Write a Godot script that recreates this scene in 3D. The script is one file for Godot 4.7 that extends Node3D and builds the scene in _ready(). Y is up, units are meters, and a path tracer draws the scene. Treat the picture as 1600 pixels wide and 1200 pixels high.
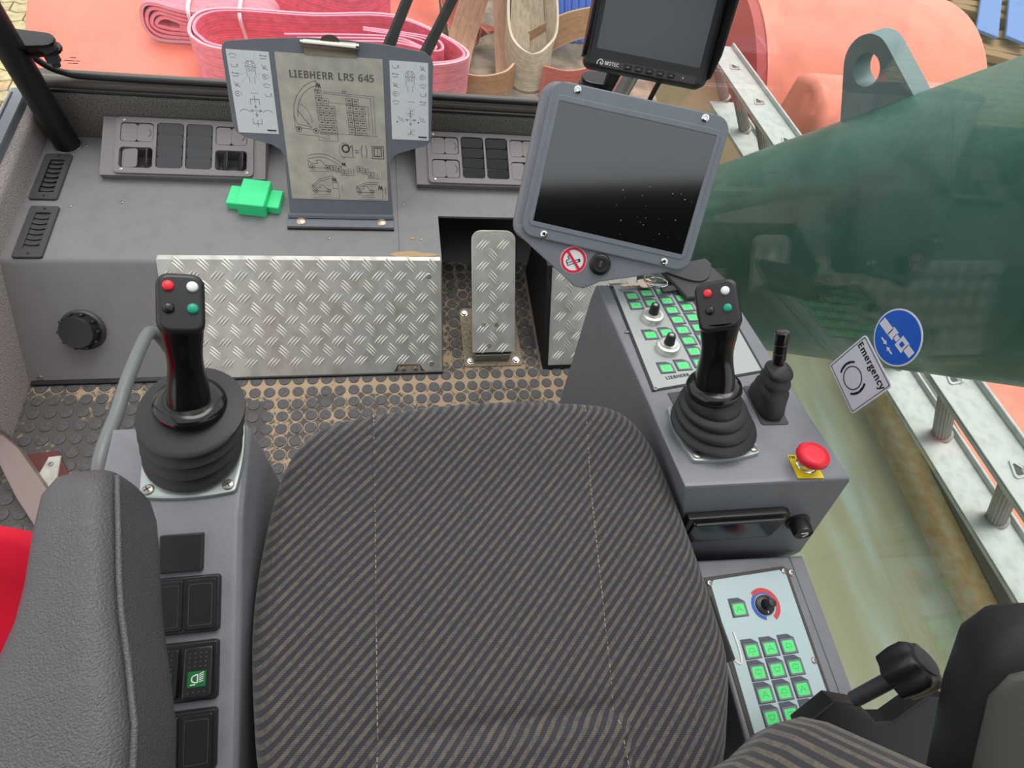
extends Node3D
# Operator's cab of a lifting machine, seen from above the seat. Metres; y up, z towards the operator, floor at y = 0.

var M := {}
var used_names := {}
var rng := RandomNumberGenerator.new()

# ------------------------------------------------------------------ mesh buffer
class MB:
	var v := PackedVector3Array()
	var t := PackedVector2Array()
	func tri(a: Vector3, b: Vector3, c: Vector3) -> void:
		v.append(a); v.append(b); v.append(c)
	func quad(a: Vector3, b: Vector3, c: Vector3, d: Vector3) -> void:
		tri(a, b, c); tri(a, c, d)
	func triuv(a: Vector3, b: Vector3, c: Vector3, ua: Vector2, ub: Vector2, uc: Vector2) -> void:
		tri(a, b, c); t.append(ua); t.append(ub); t.append(uc)
	func quaduv(a: Vector3, b: Vector3, c: Vector3, d: Vector3, ua: Vector2, ub: Vector2, uc: Vector2, ud: Vector2) -> void:
		triuv(a, b, c, ua, ub, uc); triuv(a, c, d, ua, uc, ud)
	func commit(smooth_deg := 40.0) -> ArrayMesh:
		var lim := cos(deg_to_rad(smooth_deg))
		var n := v.size()
		var fn := PackedVector3Array(); fn.resize(n / 3)
		var fu := PackedVector3Array(); fu.resize(n / 3)
		var at := {}
		for f in n / 3:
			var c := (v[f * 3 + 1] - v[f * 3]).cross(v[f * 3 + 2] - v[f * 3])
			fn[f] = c; fu[f] = c.normalized()
			for k in 3:
				var key := Vector3i((v[f * 3 + k] * 50000.0).round())
				if at.has(key): at[key].append(f)
				else: at[key] = PackedInt32Array([f])
		var vs := PackedVector3Array(); vs.resize(n)
		var ns := PackedVector3Array(); ns.resize(n)
		var us := PackedVector2Array()
		var has_uv := t.size() == n
		if has_uv: us.resize(n)
		var order := [0, 2, 1]
		for f in n / 3:
			for k in 3:
				var src: int = f * 3 + order[k]
				var p := v[src]
				var sum := Vector3.ZERO
				var key := Vector3i((p * 50000.0).round())
				for g in at[key]:
					if fu[g].dot(fu[f]) >= lim: sum += fn[g]
				vs[f * 3 + k] = p
				ns[f * 3 + k] = sum.normalized() if sum.length_squared() > 0.0 else fu[f]
				if has_uv: us[f * 3 + k] = t[src]
		var a := []; a.resize(Mesh.ARRAY_MAX)
		a[Mesh.ARRAY_VERTEX] = vs; a[Mesh.ARRAY_NORMAL] = ns
		if has_uv: a[Mesh.ARRAY_TEX_UV] = us
		var m := ArrayMesh.new()
		m.add_surface_from_arrays(Mesh.PRIMITIVE_TRIANGLES, a)
		return m

# ------------------------------------------------------------------ shapes
func fr(o: Vector3, x := Vector3.RIGHT, y := Vector3.UP) -> Transform3D:
	var yy := y.normalized()
	var xx := (x - yy * x.dot(yy)).normalized()
	return Transform3D(Basis(xx, yy, xx.cross(yy)), o)

func rrect(cx: float, cz: float, w: float, d: float, r := 0.0, seg := 3) -> PackedVector2Array:
	var p := PackedVector2Array()
	if r <= 0.0:
		return PackedVector2Array([Vector2(cx - w / 2, cz + d / 2), Vector2(cx + w / 2, cz + d / 2), Vector2(cx + w / 2, cz - d / 2), Vector2(cx - w / 2, cz - d / 2)])
	var cs := [Vector2(w / 2 - r, d / 2 - r), Vector2(w / 2 - r, -d / 2 + r), Vector2(-w / 2 + r, -d / 2 + r), Vector2(-w / 2 + r, d / 2 - r)]
	var st := [90.0, 0.0, -90.0, -180.0]
	for k in 4:
		for s in seg + 1:
			var a := deg_to_rad(st[k] - 90.0 * s / seg)
			var c: Vector2 = cs[k]
			p.append(Vector2(cx + c.x + r * cos(a), cz + c.y + r * sin(a)))
	return p

func ccw(poly: PackedVector2Array) -> PackedVector2Array:
	var s := 0.0
	for i in poly.size():
		var a := poly[i]; var b := poly[(i + 1) % poly.size()]
		s += a.x * -b.y - b.x * -a.y
	if s < 0.0:
		var q := poly.duplicate(); q.reverse(); return q
	return poly

func inset(poly: PackedVector2Array, d: float) -> PackedVector2Array:
	var out := PackedVector2Array(); var n := poly.size()
	for i in n:
		var p := poly[i]; var e0 := (p - poly[(i + n - 1) % n]).normalized(); var e1 := (poly[(i + 1) % n] - p).normalized()
		var n0 := Vector2(e0.y, -e0.x); var n1 := Vector2(e1.y, -e1.x)   # inward for a ccw-from-above outline in (x, z)
		var b := n0 + n1
		if b.length() < 0.01: b = n0
		b = b.normalized()
		out.append(p + b * d / maxf(0.35, b.dot(n0)))
	return out

# outline in local (x, z), drawn out along local y, rounded top rim
func prism(m: MB, T: Transform3D, outline: PackedVector2Array, y0: float, y1: float, bev := 0.0, seg := 2, bottom := false) -> void:
	var poly := ccw(outline); var n := poly.size()
	var rings := []
	if bottom and bev > 0.0:
		for k in seg:
			var a := PI / 2 * k / seg
			rings.append([inset(poly, bev * (1.0 - sin(a))), y0 + bev * (1.0 - cos(a))])
	rings.append([poly, y0 + (bev if bottom else 0.0)])
	if bev > 0.0:
		for k in seg + 1:
			var a := PI / 2 * k / seg
			rings.append([inset(poly, bev * (1.0 - cos(a))), y1 - bev + bev * sin(a)])
	else:
		rings.append([poly, y1])
	for k in rings.size() - 1:
		var A: PackedVector2Array = rings[k][0]; var B: PackedVector2Array = rings[k + 1][0]
		var ya: float = rings[k][1]; var yb: float = rings[k + 1][1]
		for i in n:
			var j := (i + 1) % n
			m.quad(T * Vector3(A[i].x, ya, A[i].y), T * Vector3(A[j].x, ya, A[j].y), T * Vector3(B[j].x, yb, B[j].y), T * Vector3(B[i].x, yb, B[i].y))
	for e in 2:
		var R: PackedVector2Array = rings[0 if e == 0 else rings.size() - 1][0]; var y: float = rings[0 if e == 0 else rings.size() - 1][1]
		var ix := Geometry2D.triangulate_polygon(R)
		for k in ix.size() / 3:
			var a := R[ix[k * 3]]; var b := R[ix[k * 3 + 1]]; var c := R[ix[k * 3 + 2]]
			var up := (b - a).cross(c - a) < 0.0
			if up != (e == 1):
				var s := b; b = c; c = s
			m.tri(T * Vector3(a.x, y, a.y), T * Vector3(b.x, y, b.y), T * Vector3(c.x, y, c.y))

func box(m: MB, T: Transform3D, lo: Vector3, hi: Vector3, bev := 0.0, seg := 2) -> void:
	prism(m, T, rrect((lo.x + hi.x) / 2, (lo.z + hi.z) / 2, hi.x - lo.x, hi.z - lo.z, bev, seg), lo.y, hi.y, bev, seg, true)

func lathe(m: MB, T: Transform3D, prof: Array, segs := 24, offs := []) -> void:
	for k in prof.size() - 1:
		var a: Vector2 = prof[k]; var b: Vector2 = prof[k + 1]
		var oa: Vector3 = offs[k] if offs else Vector3.ZERO
		var ob: Vector3 = offs[k + 1] if offs else Vector3.ZERO
		for i in segs:
			var f0 := TAU * i / segs; var f1 := TAU * (i + 1) / segs
			var p0 := oa + Vector3(a.x * cos(f0), a.y, -a.x * sin(f0)); var p1 := oa + Vector3(a.x * cos(f1), a.y, -a.x * sin(f1))
			var q0 := ob + Vector3(b.x * cos(f0), b.y, -b.x * sin(f0)); var q1 := ob + Vector3(b.x * cos(f1), b.y, -b.x * sin(f1))
			if a.x > 0.0: m.tri(T * p0, T * p1, T * q1)
			if b.x > 0.0: m.tri(T * p0, T * q1, T * q0)

func loft(m: MB, rings: Array, closed := true, cap := true) -> void:
	var n: int = rings[0].size()
	for k in rings.size() - 1:
		var A: PackedVector3Array = rings[k]; var B: PackedVector3Array = rings[k + 1]
		for i in (n if closed else n - 1):
			var j := (i + 1) % n
			m.quad(A[i], A[j], B[j], B[i])
	if cap and closed:
		for e in 2:
			var R: PackedVector3Array = rings[0 if e == 0 else rings.size() - 1]
			var c := Vector3.ZERO
			for p in R: c += p
			c /= n
			for i in n:
				var j := (i + 1) % n
				if e == 0: m.tri(c, R[j], R[i])
				else: m.tri(c, R[i], R[j])

func smooth_path(pts: Array, per := 6, closed := false) -> PackedVector3Array:
	var out := PackedVector3Array(); var n := pts.size()
	for i in (n if closed else n - 1):
		var a: Vector3 = pts[(i + n - 1) % n] if closed else pts[maxi(i - 1, 0)]
		var b: Vector3 = pts[i]
		var c: Vector3 = pts[(i + 1) % n]
		var d: Vector3 = pts[(i + 2) % n] if closed else pts[mini(i + 2, n - 1)]
		for k in per: out.append(b.cubic_interpolate(c, a, d, float(k) / per))
	if not closed: out.append(pts[n - 1])
	return out

func tube(m: MB, path: PackedVector3Array, r: float, segs := 10, closed := false, r_end := -1.0) -> void:
	var n := path.size(); var rings := []
	var side := Vector3.ZERO
	for i in n:
		var d := (path[(i + 1) % n] - path[(i + n - 1) % n]) if closed else (path[mini(i + 1, n - 1)] - path[maxi(i - 1, 0)])
		d = d.normalized()
		if side == Vector3.ZERO: side = d.cross(Vector3.UP if absf(d.y) < 0.9 else Vector3.RIGHT).normalized()
		side = (side - d * side.dot(d)).normalized()
		var o := d.cross(side)
		var rr := r if r_end < 0.0 else lerpf(r, r_end, float(i) / (n - 1))
		var ring := PackedVector3Array()
		for k in segs:
			var f := TAU * k / segs
			ring.append(path[i] + side * cos(f) * rr + o * sin(f) * rr)
		rings.append(ring)
	if closed: rings.append(rings[0])
	loft(m, rings, true, not closed)

# flat webbing along a path; across: the direction of its width at each point
func ribbon(m: MB, path: PackedVector3Array, across: PackedVector3Array, w: float, th: float, closed := false) -> void:
	var n := path.size(); var L := 0.0
	var ring := []; var us := PackedFloat32Array()
	for i in n:
		var d := (path[(i + 1) % n] - path[(i + n - 1) % n]) if closed else (path[mini(i + 1, n - 1)] - path[maxi(i - 1, 0)])
		d = d.normalized()
		var a := (across[i] - d * across[i].dot(d)).normalized()
		var o := d.cross(a)
		if i > 0: L += path[i].distance_to(path[i - 1])
		us.append(L)
		ring.append([path[i] + a * w / 2 + o * th / 2, path[i] + a * w / 2 - o * th / 2, path[i] - a * w / 2 - o * th / 2, path[i] - a * w / 2 + o * th / 2])
	var vv := [1.0, 0.97, 0.03, 0.0]
	for i in (n if closed else n - 1):
		var j := (i + 1) % n
		var u0 := us[i]; var u1 := us[j] if j > 0 else L + path[n - 1].distance_to(path[0])
		for k in 4:
			var l := (k + 1) % 4
			var va: float = vv[k]; var vb: float = vv[l]
			m.quaduv(ring[i][k], ring[i][l], ring[j][l], ring[j][k], Vector2(u0, va), Vector2(u0, vb), Vector2(u1, vb), Vector2(u1, va))
	if not closed:
		for e in 2:
			var q: Array = ring[0 if e == 0 else n - 1]
			if e == 0: m.quaduv(q[3], q[2], q[1], q[0], Vector2.ZERO, Vector2.ZERO, Vector2.ZERO, Vector2.ZERO)
			else: m.quaduv(q[0], q[1], q[2], q[3], Vector2.ZERO, Vector2.ZERO, Vector2.ZERO, Vector2.ZERO)

# sheet w x d lying in local x / z with a printed top (u along x, v along z) and a thickness
func sheet(T: Transform3D, w: float, d: float, th: float) -> ArrayMesh:
	var m := MB.new(); var a := w / 2; var b := d / 2
	m.quaduv(T * Vector3(-a, th, b), T * Vector3(a, th, b), T * Vector3(a, th, -b), T * Vector3(-a, th, -b), Vector2(0, 1), Vector2(1, 1), Vector2(1, 0), Vector2(0, 0))
	var c := [Vector2(-a, b), Vector2(a, b), Vector2(a, -b), Vector2(-a, -b)]
	for i in 4:
		var p: Vector2 = c[i]; var q: Vector2 = c[(i + 1) % 4]
		m.quaduv(T * Vector3(p.x, 0, p.y), T * Vector3(q.x, 0, q.y), T * Vector3(q.x, th, q.y), T * Vector3(p.x, th, p.y), Vector2(0.005, 0.005), Vector2(0.005, 0.005), Vector2(0.005, 0.005), Vector2(0.005, 0.005))
	return m.commit(20)

# ------------------------------------------------------------------ scene tree
func numbered(called: String) -> String:
	var k: int = used_names.get(called, -1) + 1
	used_names[called] = k
	return called if k == 0 else "%s_%03d" % [called, k]

func tag(o: Node, label: String, category: String, group := "") -> Node:
	o.set_meta("label", label); o.set_meta("category", category)
	if group: o.set_meta("group", group)
	return o

func thing(called: String, label: String, category: String, T := Transform3D.IDENTITY, group := "") -> Node3D:
	var o := Node3D.new(); o.name = numbered(called); add_child(o); o.transform = T
	tag(o, label, category, group)
	return o

func mesh_node(called: String, mesh: Mesh, m: Material, parent: Node = null, T := Transform3D.IDENTITY) -> MeshInstance3D:
	var o := MeshInstance3D.new(); o.mesh = mesh; o.material_override = m
	o.name = called if parent else numbered(called)
	if parent: parent.add_child(o, true)
	else: add_child(o)
	o.transform = T
	return o

func part(parent: Node, called: String, m: MB, mt: Material, deg := 40.0) -> MeshInstance3D:
	return mesh_node(called, m.commit(deg), mt, parent)

func struct(called: String, m: MB, mt: Material, deg := 30.0) -> MeshInstance3D:
	var o := mesh_node(called, m.commit(deg), mt)
	o.set_meta("kind", "structure")
	return o

func spart(parent: Node, called: String, mesh: Mesh, mt: Material, T: Transform3D) -> MeshInstance3D:
	return mesh_node(called, mesh, mt, parent, T)

func text(parent: Node, called: String, words: String, size: float, mt: Material, T: Transform3D, depth := 0.0006, bold := true, squash := 1.0) -> MeshInstance3D:
	# T: x along the line, y out of the surface
	var tm := TextMesh.new(); var f := SystemFont.new(); f.font_names = PackedStringArray(["Droid Sans"]); f.font_weight = 700 if bold else 400
	tm.font = f; tm.text = words; tm.font_size = 32; tm.pixel_size = size / 24.0; tm.depth = depth; tm.curve_step = 2.0
	var B := Basis(T.basis.x * squash, -T.basis.z, T.basis.y)
	return mesh_node(called, tm, mt, parent, Transform3D(B, T.origin))

# ------------------------------------------------------------------ materials
func mat(called: String, c: Color, rough := 0.5, metal := 0.0) -> StandardMaterial3D:
	var m := StandardMaterial3D.new(); m.resource_name = called
	m.albedo_color = c; m.roughness = rough; m.metallic = metal
	M[called] = m
	return m

func rgb(r: int, g: int, b: int) -> Color:
	return Color(r / 255.0, g / 255.0, b / 255.0)

func noise_tex(freq: float, seed_: int, stops: Array, octaves := 4, size := 512, normal := false, strength := 4.0) -> NoiseTexture2D:
	var f := FastNoiseLite.new(); f.seed = seed_; f.frequency = freq; f.fractal_octaves = octaves; f.noise_type = FastNoiseLite.TYPE_SIMPLEX_SMOOTH
	var t := NoiseTexture2D.new(); t.width = size; t.height = size; t.seamless = true; t.noise = f
	if normal:
		t.as_normal_map = true; t.bump_strength = strength
	elif stops:
		var g := Gradient.new(); g.offsets = PackedFloat32Array(); g.colors = PackedColorArray()
		var of := PackedFloat32Array(); var co := PackedColorArray()
		for s in stops:
			of.append(s[0]); co.append(s[1])
		g.offsets = of; g.colors = co
		t.color_ramp = g
	return t

func triplanar(m: StandardMaterial3D, scale: float, world := true) -> void:
	m.uv1_triplanar = true; m.uv1_world_triplanar = world; m.uv1_scale = Vector3.ONE * scale

func bump(m: StandardMaterial3D, t: Texture2D, cm: float) -> void:
	m.heightmap_enabled = true; m.heightmap_texture = t; m.heightmap_scale = cm

# ------------------------------------------------------------------ print
class Canvas:
	var im: Image
	var w: int
	var h: int
	func _init(ww: int, hh: int, c: Color) -> void:
		w = ww; h = hh; im = Image.create(w, h, false, Image.FORMAT_RGB8); im.fill(c)
	func dot(x: float, y: float, r: float, c: Color) -> void:
		var x0 := maxi(0, int(floor(x - r - 1))); var x1 := mini(w - 1, int(ceil(x + r + 1)))
		var y0 := maxi(0, int(floor(y - r - 1))); var y1 := mini(h - 1, int(ceil(y + r + 1)))
		for j in range(y0, y1 + 1):
			for i in range(x0, x1 + 1):
				var a := clampf(r + 0.5 - Vector2(i + 0.5 - x, j + 0.5 - y).length(), 0.0, 1.0)
				if a > 0.0: im.set_pixel(i, j, im.get_pixel(i, j).lerp(c, a))
	func line(x0: float, y0: float, x1: float, y1: float, r: float, c: Color) -> void:
		var a := Vector2(x0, y0); var b := Vector2(x1, y1)
		var ix0 := maxi(0, int(minf(x0, x1) - r - 1)); var ix1 := mini(w - 1, int(maxf(x0, x1) + r + 1))
		var iy0 := maxi(0, int(minf(y0, y1) - r - 1)); var iy1 := mini(h - 1, int(maxf(y0, y1) + r + 1))
		for j in range(iy0, iy1 + 1):
			for i in range(ix0, ix1 + 1):
				var p := Vector2(i + 0.5, j + 0.5)
				var q := Geometry2D.get_closest_point_to_segment(p, a, b)
				var k := clampf(r + 0.5 - p.distance_to(q), 0.0, 1.0)
				if k > 0.0: im.set_pixel(i, j, im.get_pixel(i, j).lerp(c, k))
	func path(p: Array, r: float, c: Color, closed := false) -> void:
		for i in p.size() - (0 if closed else 1):
			var a: Vector2 = p[i]; var b: Vector2 = p[(i + 1) % p.size()]
			line(a.x, a.y, b.x, b.y, r, c)
	func rect(x: float, y: float, ww: float, hh: float, r: float, c: Color) -> void:
		path([Vector2(x, y), Vector2(x + ww, y), Vector2(x + ww, y + hh), Vector2(x, y + hh)], r, c, true)
	func fill(x: float, y: float, ww: float, hh: float, c: Color) -> void:
		im.fill_rect(Rect2i(int(x), int(y), int(ww), int(hh)), c)
	func arc(cx: float, cy: float, rx: float, ry: float, a0: float, a1: float, r: float, c: Color) -> void:
		var p := []
		for k in 25:
			var a := deg_to_rad(lerpf(a0, a1, k / 24.0))
			p.append(Vector2(cx + rx * cos(a), cy + ry * sin(a)))
		path(p, r, c)
	func tex() -> ImageTexture:
		return ImageTexture.create_from_image(im)

# ------------------------------------------------------------------ looks of surfaces
func make_materials() -> void:
	var fine := noise_tex(0.12, 3, [], 3)
	var wear := noise_tex(0.02, 5, [[0.0, Color(0.93, 0.93, 0.93)], [0.45, Color(0.98, 0.98, 0.98)], [1.0, Color(1, 1, 1)]], 5)
	var m := mat("grey_paint", rgb(124, 123, 124), 0.5); m.albedo_texture = wear; triplanar(m, 1.6); bump(m, fine, 0.02)
	m = mat("console_paint", rgb(122, 124, 131), 0.42); m.albedo_texture = wear; triplanar(m, 2.1); bump(m, fine, 0.02)
	m = mat("bezel_paint", rgb(112, 118, 126), 0.42); m.albedo_texture = wear; triplanar(m, 3.0)
	m = mat("vent_plastic", rgb(128, 122, 123), 0.55)
	mat("slat_plastic", rgb(58, 60, 63), 0.45)
	mat("dark_plastic", rgb(60, 58, 58), 0.5)
	m = mat("black_plastic", rgb(30, 30, 32), 0.38); bump(m, fine, 0.01); triplanar(m, 14.0)
	mat("gloss_black", rgb(16, 16, 18), 0.16)
	mat("bellows_rubber", rgb(40, 40, 42), 0.55)
	mat("black_paint", rgb(20, 20, 22), 0.45)
	mat("gasket", rgb(24, 23, 24), 0.5)
	mat("ledge_brown", rgb(88, 80, 74), 0.6)
	m = mat("steel", rgb(196, 196, 192), 0.34, 0.85)
	m = mat("chrome", rgb(225, 225, 222), 0.14, 1.0)
	mat("clip_nickel", rgb(206, 198, 180), 0.22, 1.0)
	mat("screw_steel", rgb(150, 148, 142), 0.35, 0.8)
	m = mat("tread_metal", rgb(212, 212, 206), 0.42, 0.5)
	m.albedo_texture = noise_tex(0.015, 12, [[0.0, Color(0.78, 0.77, 0.74)], [0.5, Color(0.94, 0.94, 0.93)], [1.0, Color(1, 1, 1)]], 5); triplanar(m, 2.4)
	m = mat("tread_ridge", rgb(220, 219, 212), 0.34, 0.5)
	m = mat("cast_plate", rgb(162, 170, 168), 0.45, 0.55)
	m = mat("dusty_steel", rgb(166, 156, 138), 0.7, 0.25)
	m.albedo_texture = noise_tex(0.03, 17, [[0.0, Color(0.6, 0.55, 0.48)], [0.4, Color(0.9, 0.88, 0.84)], [1.0, Color(1, 1, 1)]], 5); triplanar(m, 6.0)
	m = mat("galvanised", rgb(178, 184, 180), 0.5, 0.5)
	m.albedo_texture = noise_tex(0.012, 21, [[0.0, Color(0.87, 0.88, 0.87)], [0.5, Color(0.96, 0.97, 0.96)], [1.0, Color(1, 1, 1)]], 5); triplanar(m, 2.2)
	mat("rung_metal", rgb(140, 138, 128), 0.55, 0.4)
	m = mat("stud_rubber", rgb(82, 82, 85), 0.62)
	m.albedo_texture = noise_tex(0.05, 31, [[0.0, Color(0.7, 0.68, 0.64)], [0.5, Color(0.95, 0.94, 0.93)], [1.0, Color(1, 1, 1)]], 4); triplanar(m, 5.0)
	m = mat("wall_fabric", Color.WHITE, 0.95)
	m.albedo_texture = noise_tex(0.17, 41, [[0.0, rgb(84, 79, 78)], [0.42, rgb(134, 127, 125)], [0.6, rgb(182, 174, 170)], [1.0, rgb(206, 198, 194)]], 2); triplanar(m, 4.0)
	m = mat("sill_fabric", Color.WHITE, 0.95)
	m.albedo_texture = noise_tex(0.17, 42, [[0.0, rgb(40, 40, 38)], [0.42, rgb(84, 83, 79)], [0.6, rgb(128, 124, 116)], [1.0, rgb(150, 145, 136)]], 2); triplanar(m, 4.0)
	m = mat("armrest_skin", rgb(80, 78, 82), 0.5)
	bump(m, noise_tex(0.1, 44, [], 3), 0.09); triplanar(m, 9.0)
	m = mat("armrest_grey", rgb(92, 90, 86), 0.85)
	mat("armrest_side", rgb(36, 36, 38), 0.6)
	# webbing: fine lines along the length, v runs across
	for w in [["pink_web", rgb(240, 106, 134), 51], ["rose_web", rgb(240, 146, 160), 52], ["brown_web", rgb(184, 140, 112), 53], ["beige_web", rgb(196, 178, 150), 54], ["rust_web", rgb(196, 96, 76), 55], ["tan_web", rgb(176, 128, 84), 56]]:
		m = mat(w[0], Color.WHITE, 0.9)
		m.albedo_texture = web_texture(w[1], w[2])
		m.uv1_scale = Vector3(4.0, 1.0, 1.0)
	mat("web_edge", rgb(248, 190, 198), 0.9)
	mat("white_tie", rgb(232, 214, 222), 0.7)
	m = mat("blue_rope", rgb(52, 108, 206), 0.7)
	m.albedo_texture = noise_tex(0.09, 57, [[0.0, Color(0.55, 0.65, 0.8)], [1.0, Color(1, 1, 1)]], 3); triplanar(m, 3.0)
	# outside
	m = mat("red_deck", rgb(236, 124, 102), 0.5)
	m.albedo_texture = noise_tex(0.008, 61, [[0.0, Color(0.88, 0.86, 0.84)], [0.5, Color(1, 0.98, 0.97)], [1.0, Color(1, 1, 1)]], 5); triplanar(m, 0.6)
	m = mat("red_hull", rgb(218, 128, 104), 0.45)
	m.albedo_texture = noise_tex(0.008, 62, [[0.0, Color(0.86, 0.84, 0.82)], [0.5, Color(0.98, 0.97, 0.96)], [1.0, Color(1, 1, 1)]], 4); triplanar(m, 0.5)
	m = mat("green_boom", rgb(42, 94, 82), 0.38)
	m.albedo_texture = noise_tex(0.01, 63, [[0.0, Color(0.75, 0.78, 0.78)], [0.5, Color(0.97, 0.97, 0.97)], [1.0, Color(1, 1, 1)]], 5); triplanar(m, 0.8); bump(m, noise_tex(0.02, 64, [], 4), 0.35)
	m = mat("lug_paint", rgb(96, 122, 124), 0.5)
	m = mat("olive_deck", Color.WHITE, 0.8)
	m.albedo_texture = noise_tex(0.006, 65, [[0.0, rgb(130, 130, 98)], [0.4, rgb(136, 140, 110)], [0.55, rgb(140, 150, 126)], [0.7, rgb(148, 164, 148)], [1.0, rgb(152, 170, 158)]], 4); m.uv1_triplanar = true; m.uv1_world_triplanar = true; m.uv1_scale = Vector3(0.8, 0.4, 0.16)
	m = mat("rusty_strip", Color.WHITE, 0.85)
	m.albedo_texture = noise_tex(0.02, 66, [[0.0, rgb(140, 118, 74)], [0.45, rgb(150, 134, 92)], [0.66, rgb(150, 144, 108)], [1.0, rgb(146, 150, 124)]], 5); triplanar(m, 1.2)
	m = mat("brown_ground", rgb(170, 152, 132), 0.9)
	m.albedo_texture = noise_tex(0.02, 67, [[0.0, Color(0.6, 0.6, 0.58)], [1.0, Color(1, 1, 1)]], 5); triplanar(m, 0.7)
	m = mat("paver", rgb(196, 184, 142), 0.9)
	m.albedo_texture = noise_tex(0.03, 68, [[0.0, Color(0.78, 0.76, 0.72)], [0.5, Color(0.95, 0.95, 0.94)], [1.0, Color(1, 1, 1)]], 5); triplanar(m, 0.9)
	mat("sand", rgb(178, 152, 118), 0.95)
	mat("joint_sand", rgb(112, 100, 72), 0.95)
	mat("blue_tarp", rgb(70, 112, 168), 0.6)
	mat("dark_red", rgb(150, 56, 56), 0.6)  # hull red darkened for the side that lies in shade
	mat("upstand_shade", rgb(92, 92, 82), 0.6)  # dark tone carries the shade along the ladder
	mat("old_wood", rgb(128, 104, 70), 0.85)
	mat("grey_post", rgb(150, 146, 146), 0.6)
	# details
	mat("red_button", rgb(222, 40, 52), 0.35); mat("white_button", rgb(228, 230, 232), 0.35); mat("green_button", rgb(20, 150, 122), 0.35); mat("black_button", rgb(24, 24, 26), 0.3)
	mat("stop_red", rgb(226, 28, 50), 0.45); mat("stop_yellow", rgb(240, 212, 20), 0.5)
	mat("print_green", rgb(60, 226, 146), 0.45)
	m = mat("panel_silver", rgb(168, 174, 172), 0.38, 0.15)
	mat("panel_pale", rgb(176, 196, 200), 0.4, 0.1)
	mat("key_border", rgb(112, 118, 126), 0.5)
	mat("key_tab", rgb(72, 78, 90), 0.5)
	mat("silver_knob", rgb(214, 214, 210), 0.28, 0.7)
	mat("ink", rgb(26, 26, 28), 0.6)
	mat("faint_ink", rgb(92, 90, 86), 0.6)
	mat("white_print", rgb(226, 226, 226), 0.6)
	mat("sticker_white", rgb(222, 220, 232), 0.45)
	mat("sticker_blue", rgb(22, 92, 200), 0.45)
	mat("sign_red", rgb(214, 24, 56), 0.45)
	mat("arc_red", rgb(206, 62, 66), 0.5); mat("arc_blue", rgb(54, 96, 190), 0.5)
	mat("red_cloth", rgb(250, 10, 58), 0.85)
	mat("leather", rgb(52, 50, 56), 0.5)
	mat("brass", rgb(214, 190, 170), 0.32, 0.7)
	mat("rail_grey", rgb(104, 110, 110), 0.4)
	mat("trim_pink", rgb(132, 116, 112), 0.6)
	mat("maroon", rgb(92, 44, 42), 0.7)
	mat("lens_green", rgb(20, 106, 52), 0.4)
	mat("thread", rgb(168, 150, 134), 0.9)
	mat("headliner", rgb(64, 62, 62), 0.9)
	mat("shell_paint", rgb(150, 150, 148), 0.6)
	m = mat("screen_glass", rgb(9, 11, 12), 0.10); m.metallic_specular = 0.707; m.clearcoat_enabled = true; m.clearcoat = 1.0; m.clearcoat_roughness = 0.10
	m = mat("screen_glass_small", rgb(48, 55, 55), 0.25); m.metallic_specular = 0.7  # base colour raised to carry part of the reflection
	m = mat("pane", Color(0.82, 0.9, 0.86, 0.05), 0.0); m.transparency = BaseMaterial3D.TRANSPARENCY_ALPHA
	m = mat("side_pane", Color(0.50, 0.68, 0.60, 0.025), 0.0); m.metallic_specular = 0.43; m.transparency = BaseMaterial3D.TRANSPARENCY_ALPHA
	# seat cloth
	m = mat("seat_cloth", Color.WHITE, 0.95); m.albedo_texture = cloth_texture(0.0); m.rim_enabled = true; m.rim = 0.25; m.rim_tint = 0.5
	m = mat("back_cloth", Color.WHITE, 0.95); m.albedo_texture = cloth_texture(1.0); m.rim_enabled = true; m.rim = 0.25; m.rim_tint = 0.5

func web_texture(c: Color, s: int) -> ImageTexture:
	var f := FastNoiseLite.new(); f.seed = s; f.frequency = 0.02
	var im := Image.create(256, 128, false, Image.FORMAT_RGB8)
	for y in 128:
		var k := 0.94 + 0.06 * cos(TAU * y / 8.0)
		if y % 32 < 2: k -= 0.16
		var edge := clampf((absf(y - 63.5) - 59.0) / 3.0, 0.0, 1.0)
		for x in 256:
			var a := absf(x - 128.0) / 128.0
			var n := f.get_noise_2d(x, y * 2.0) * (1.0 - a) + f.get_noise_2d(x + 256.0 if x < 128 else x - 256.0, y * 2.0) * a
			var q := k * (1.0 + 0.14 * n)
			im.set_pixel(x, y, Color(c.r * q, c.g * q, c.b * q).lerp(c.lerp(Color.WHITE, 0.45), edge * 0.7))
	return ImageTexture.create_from_image(im)

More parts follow.
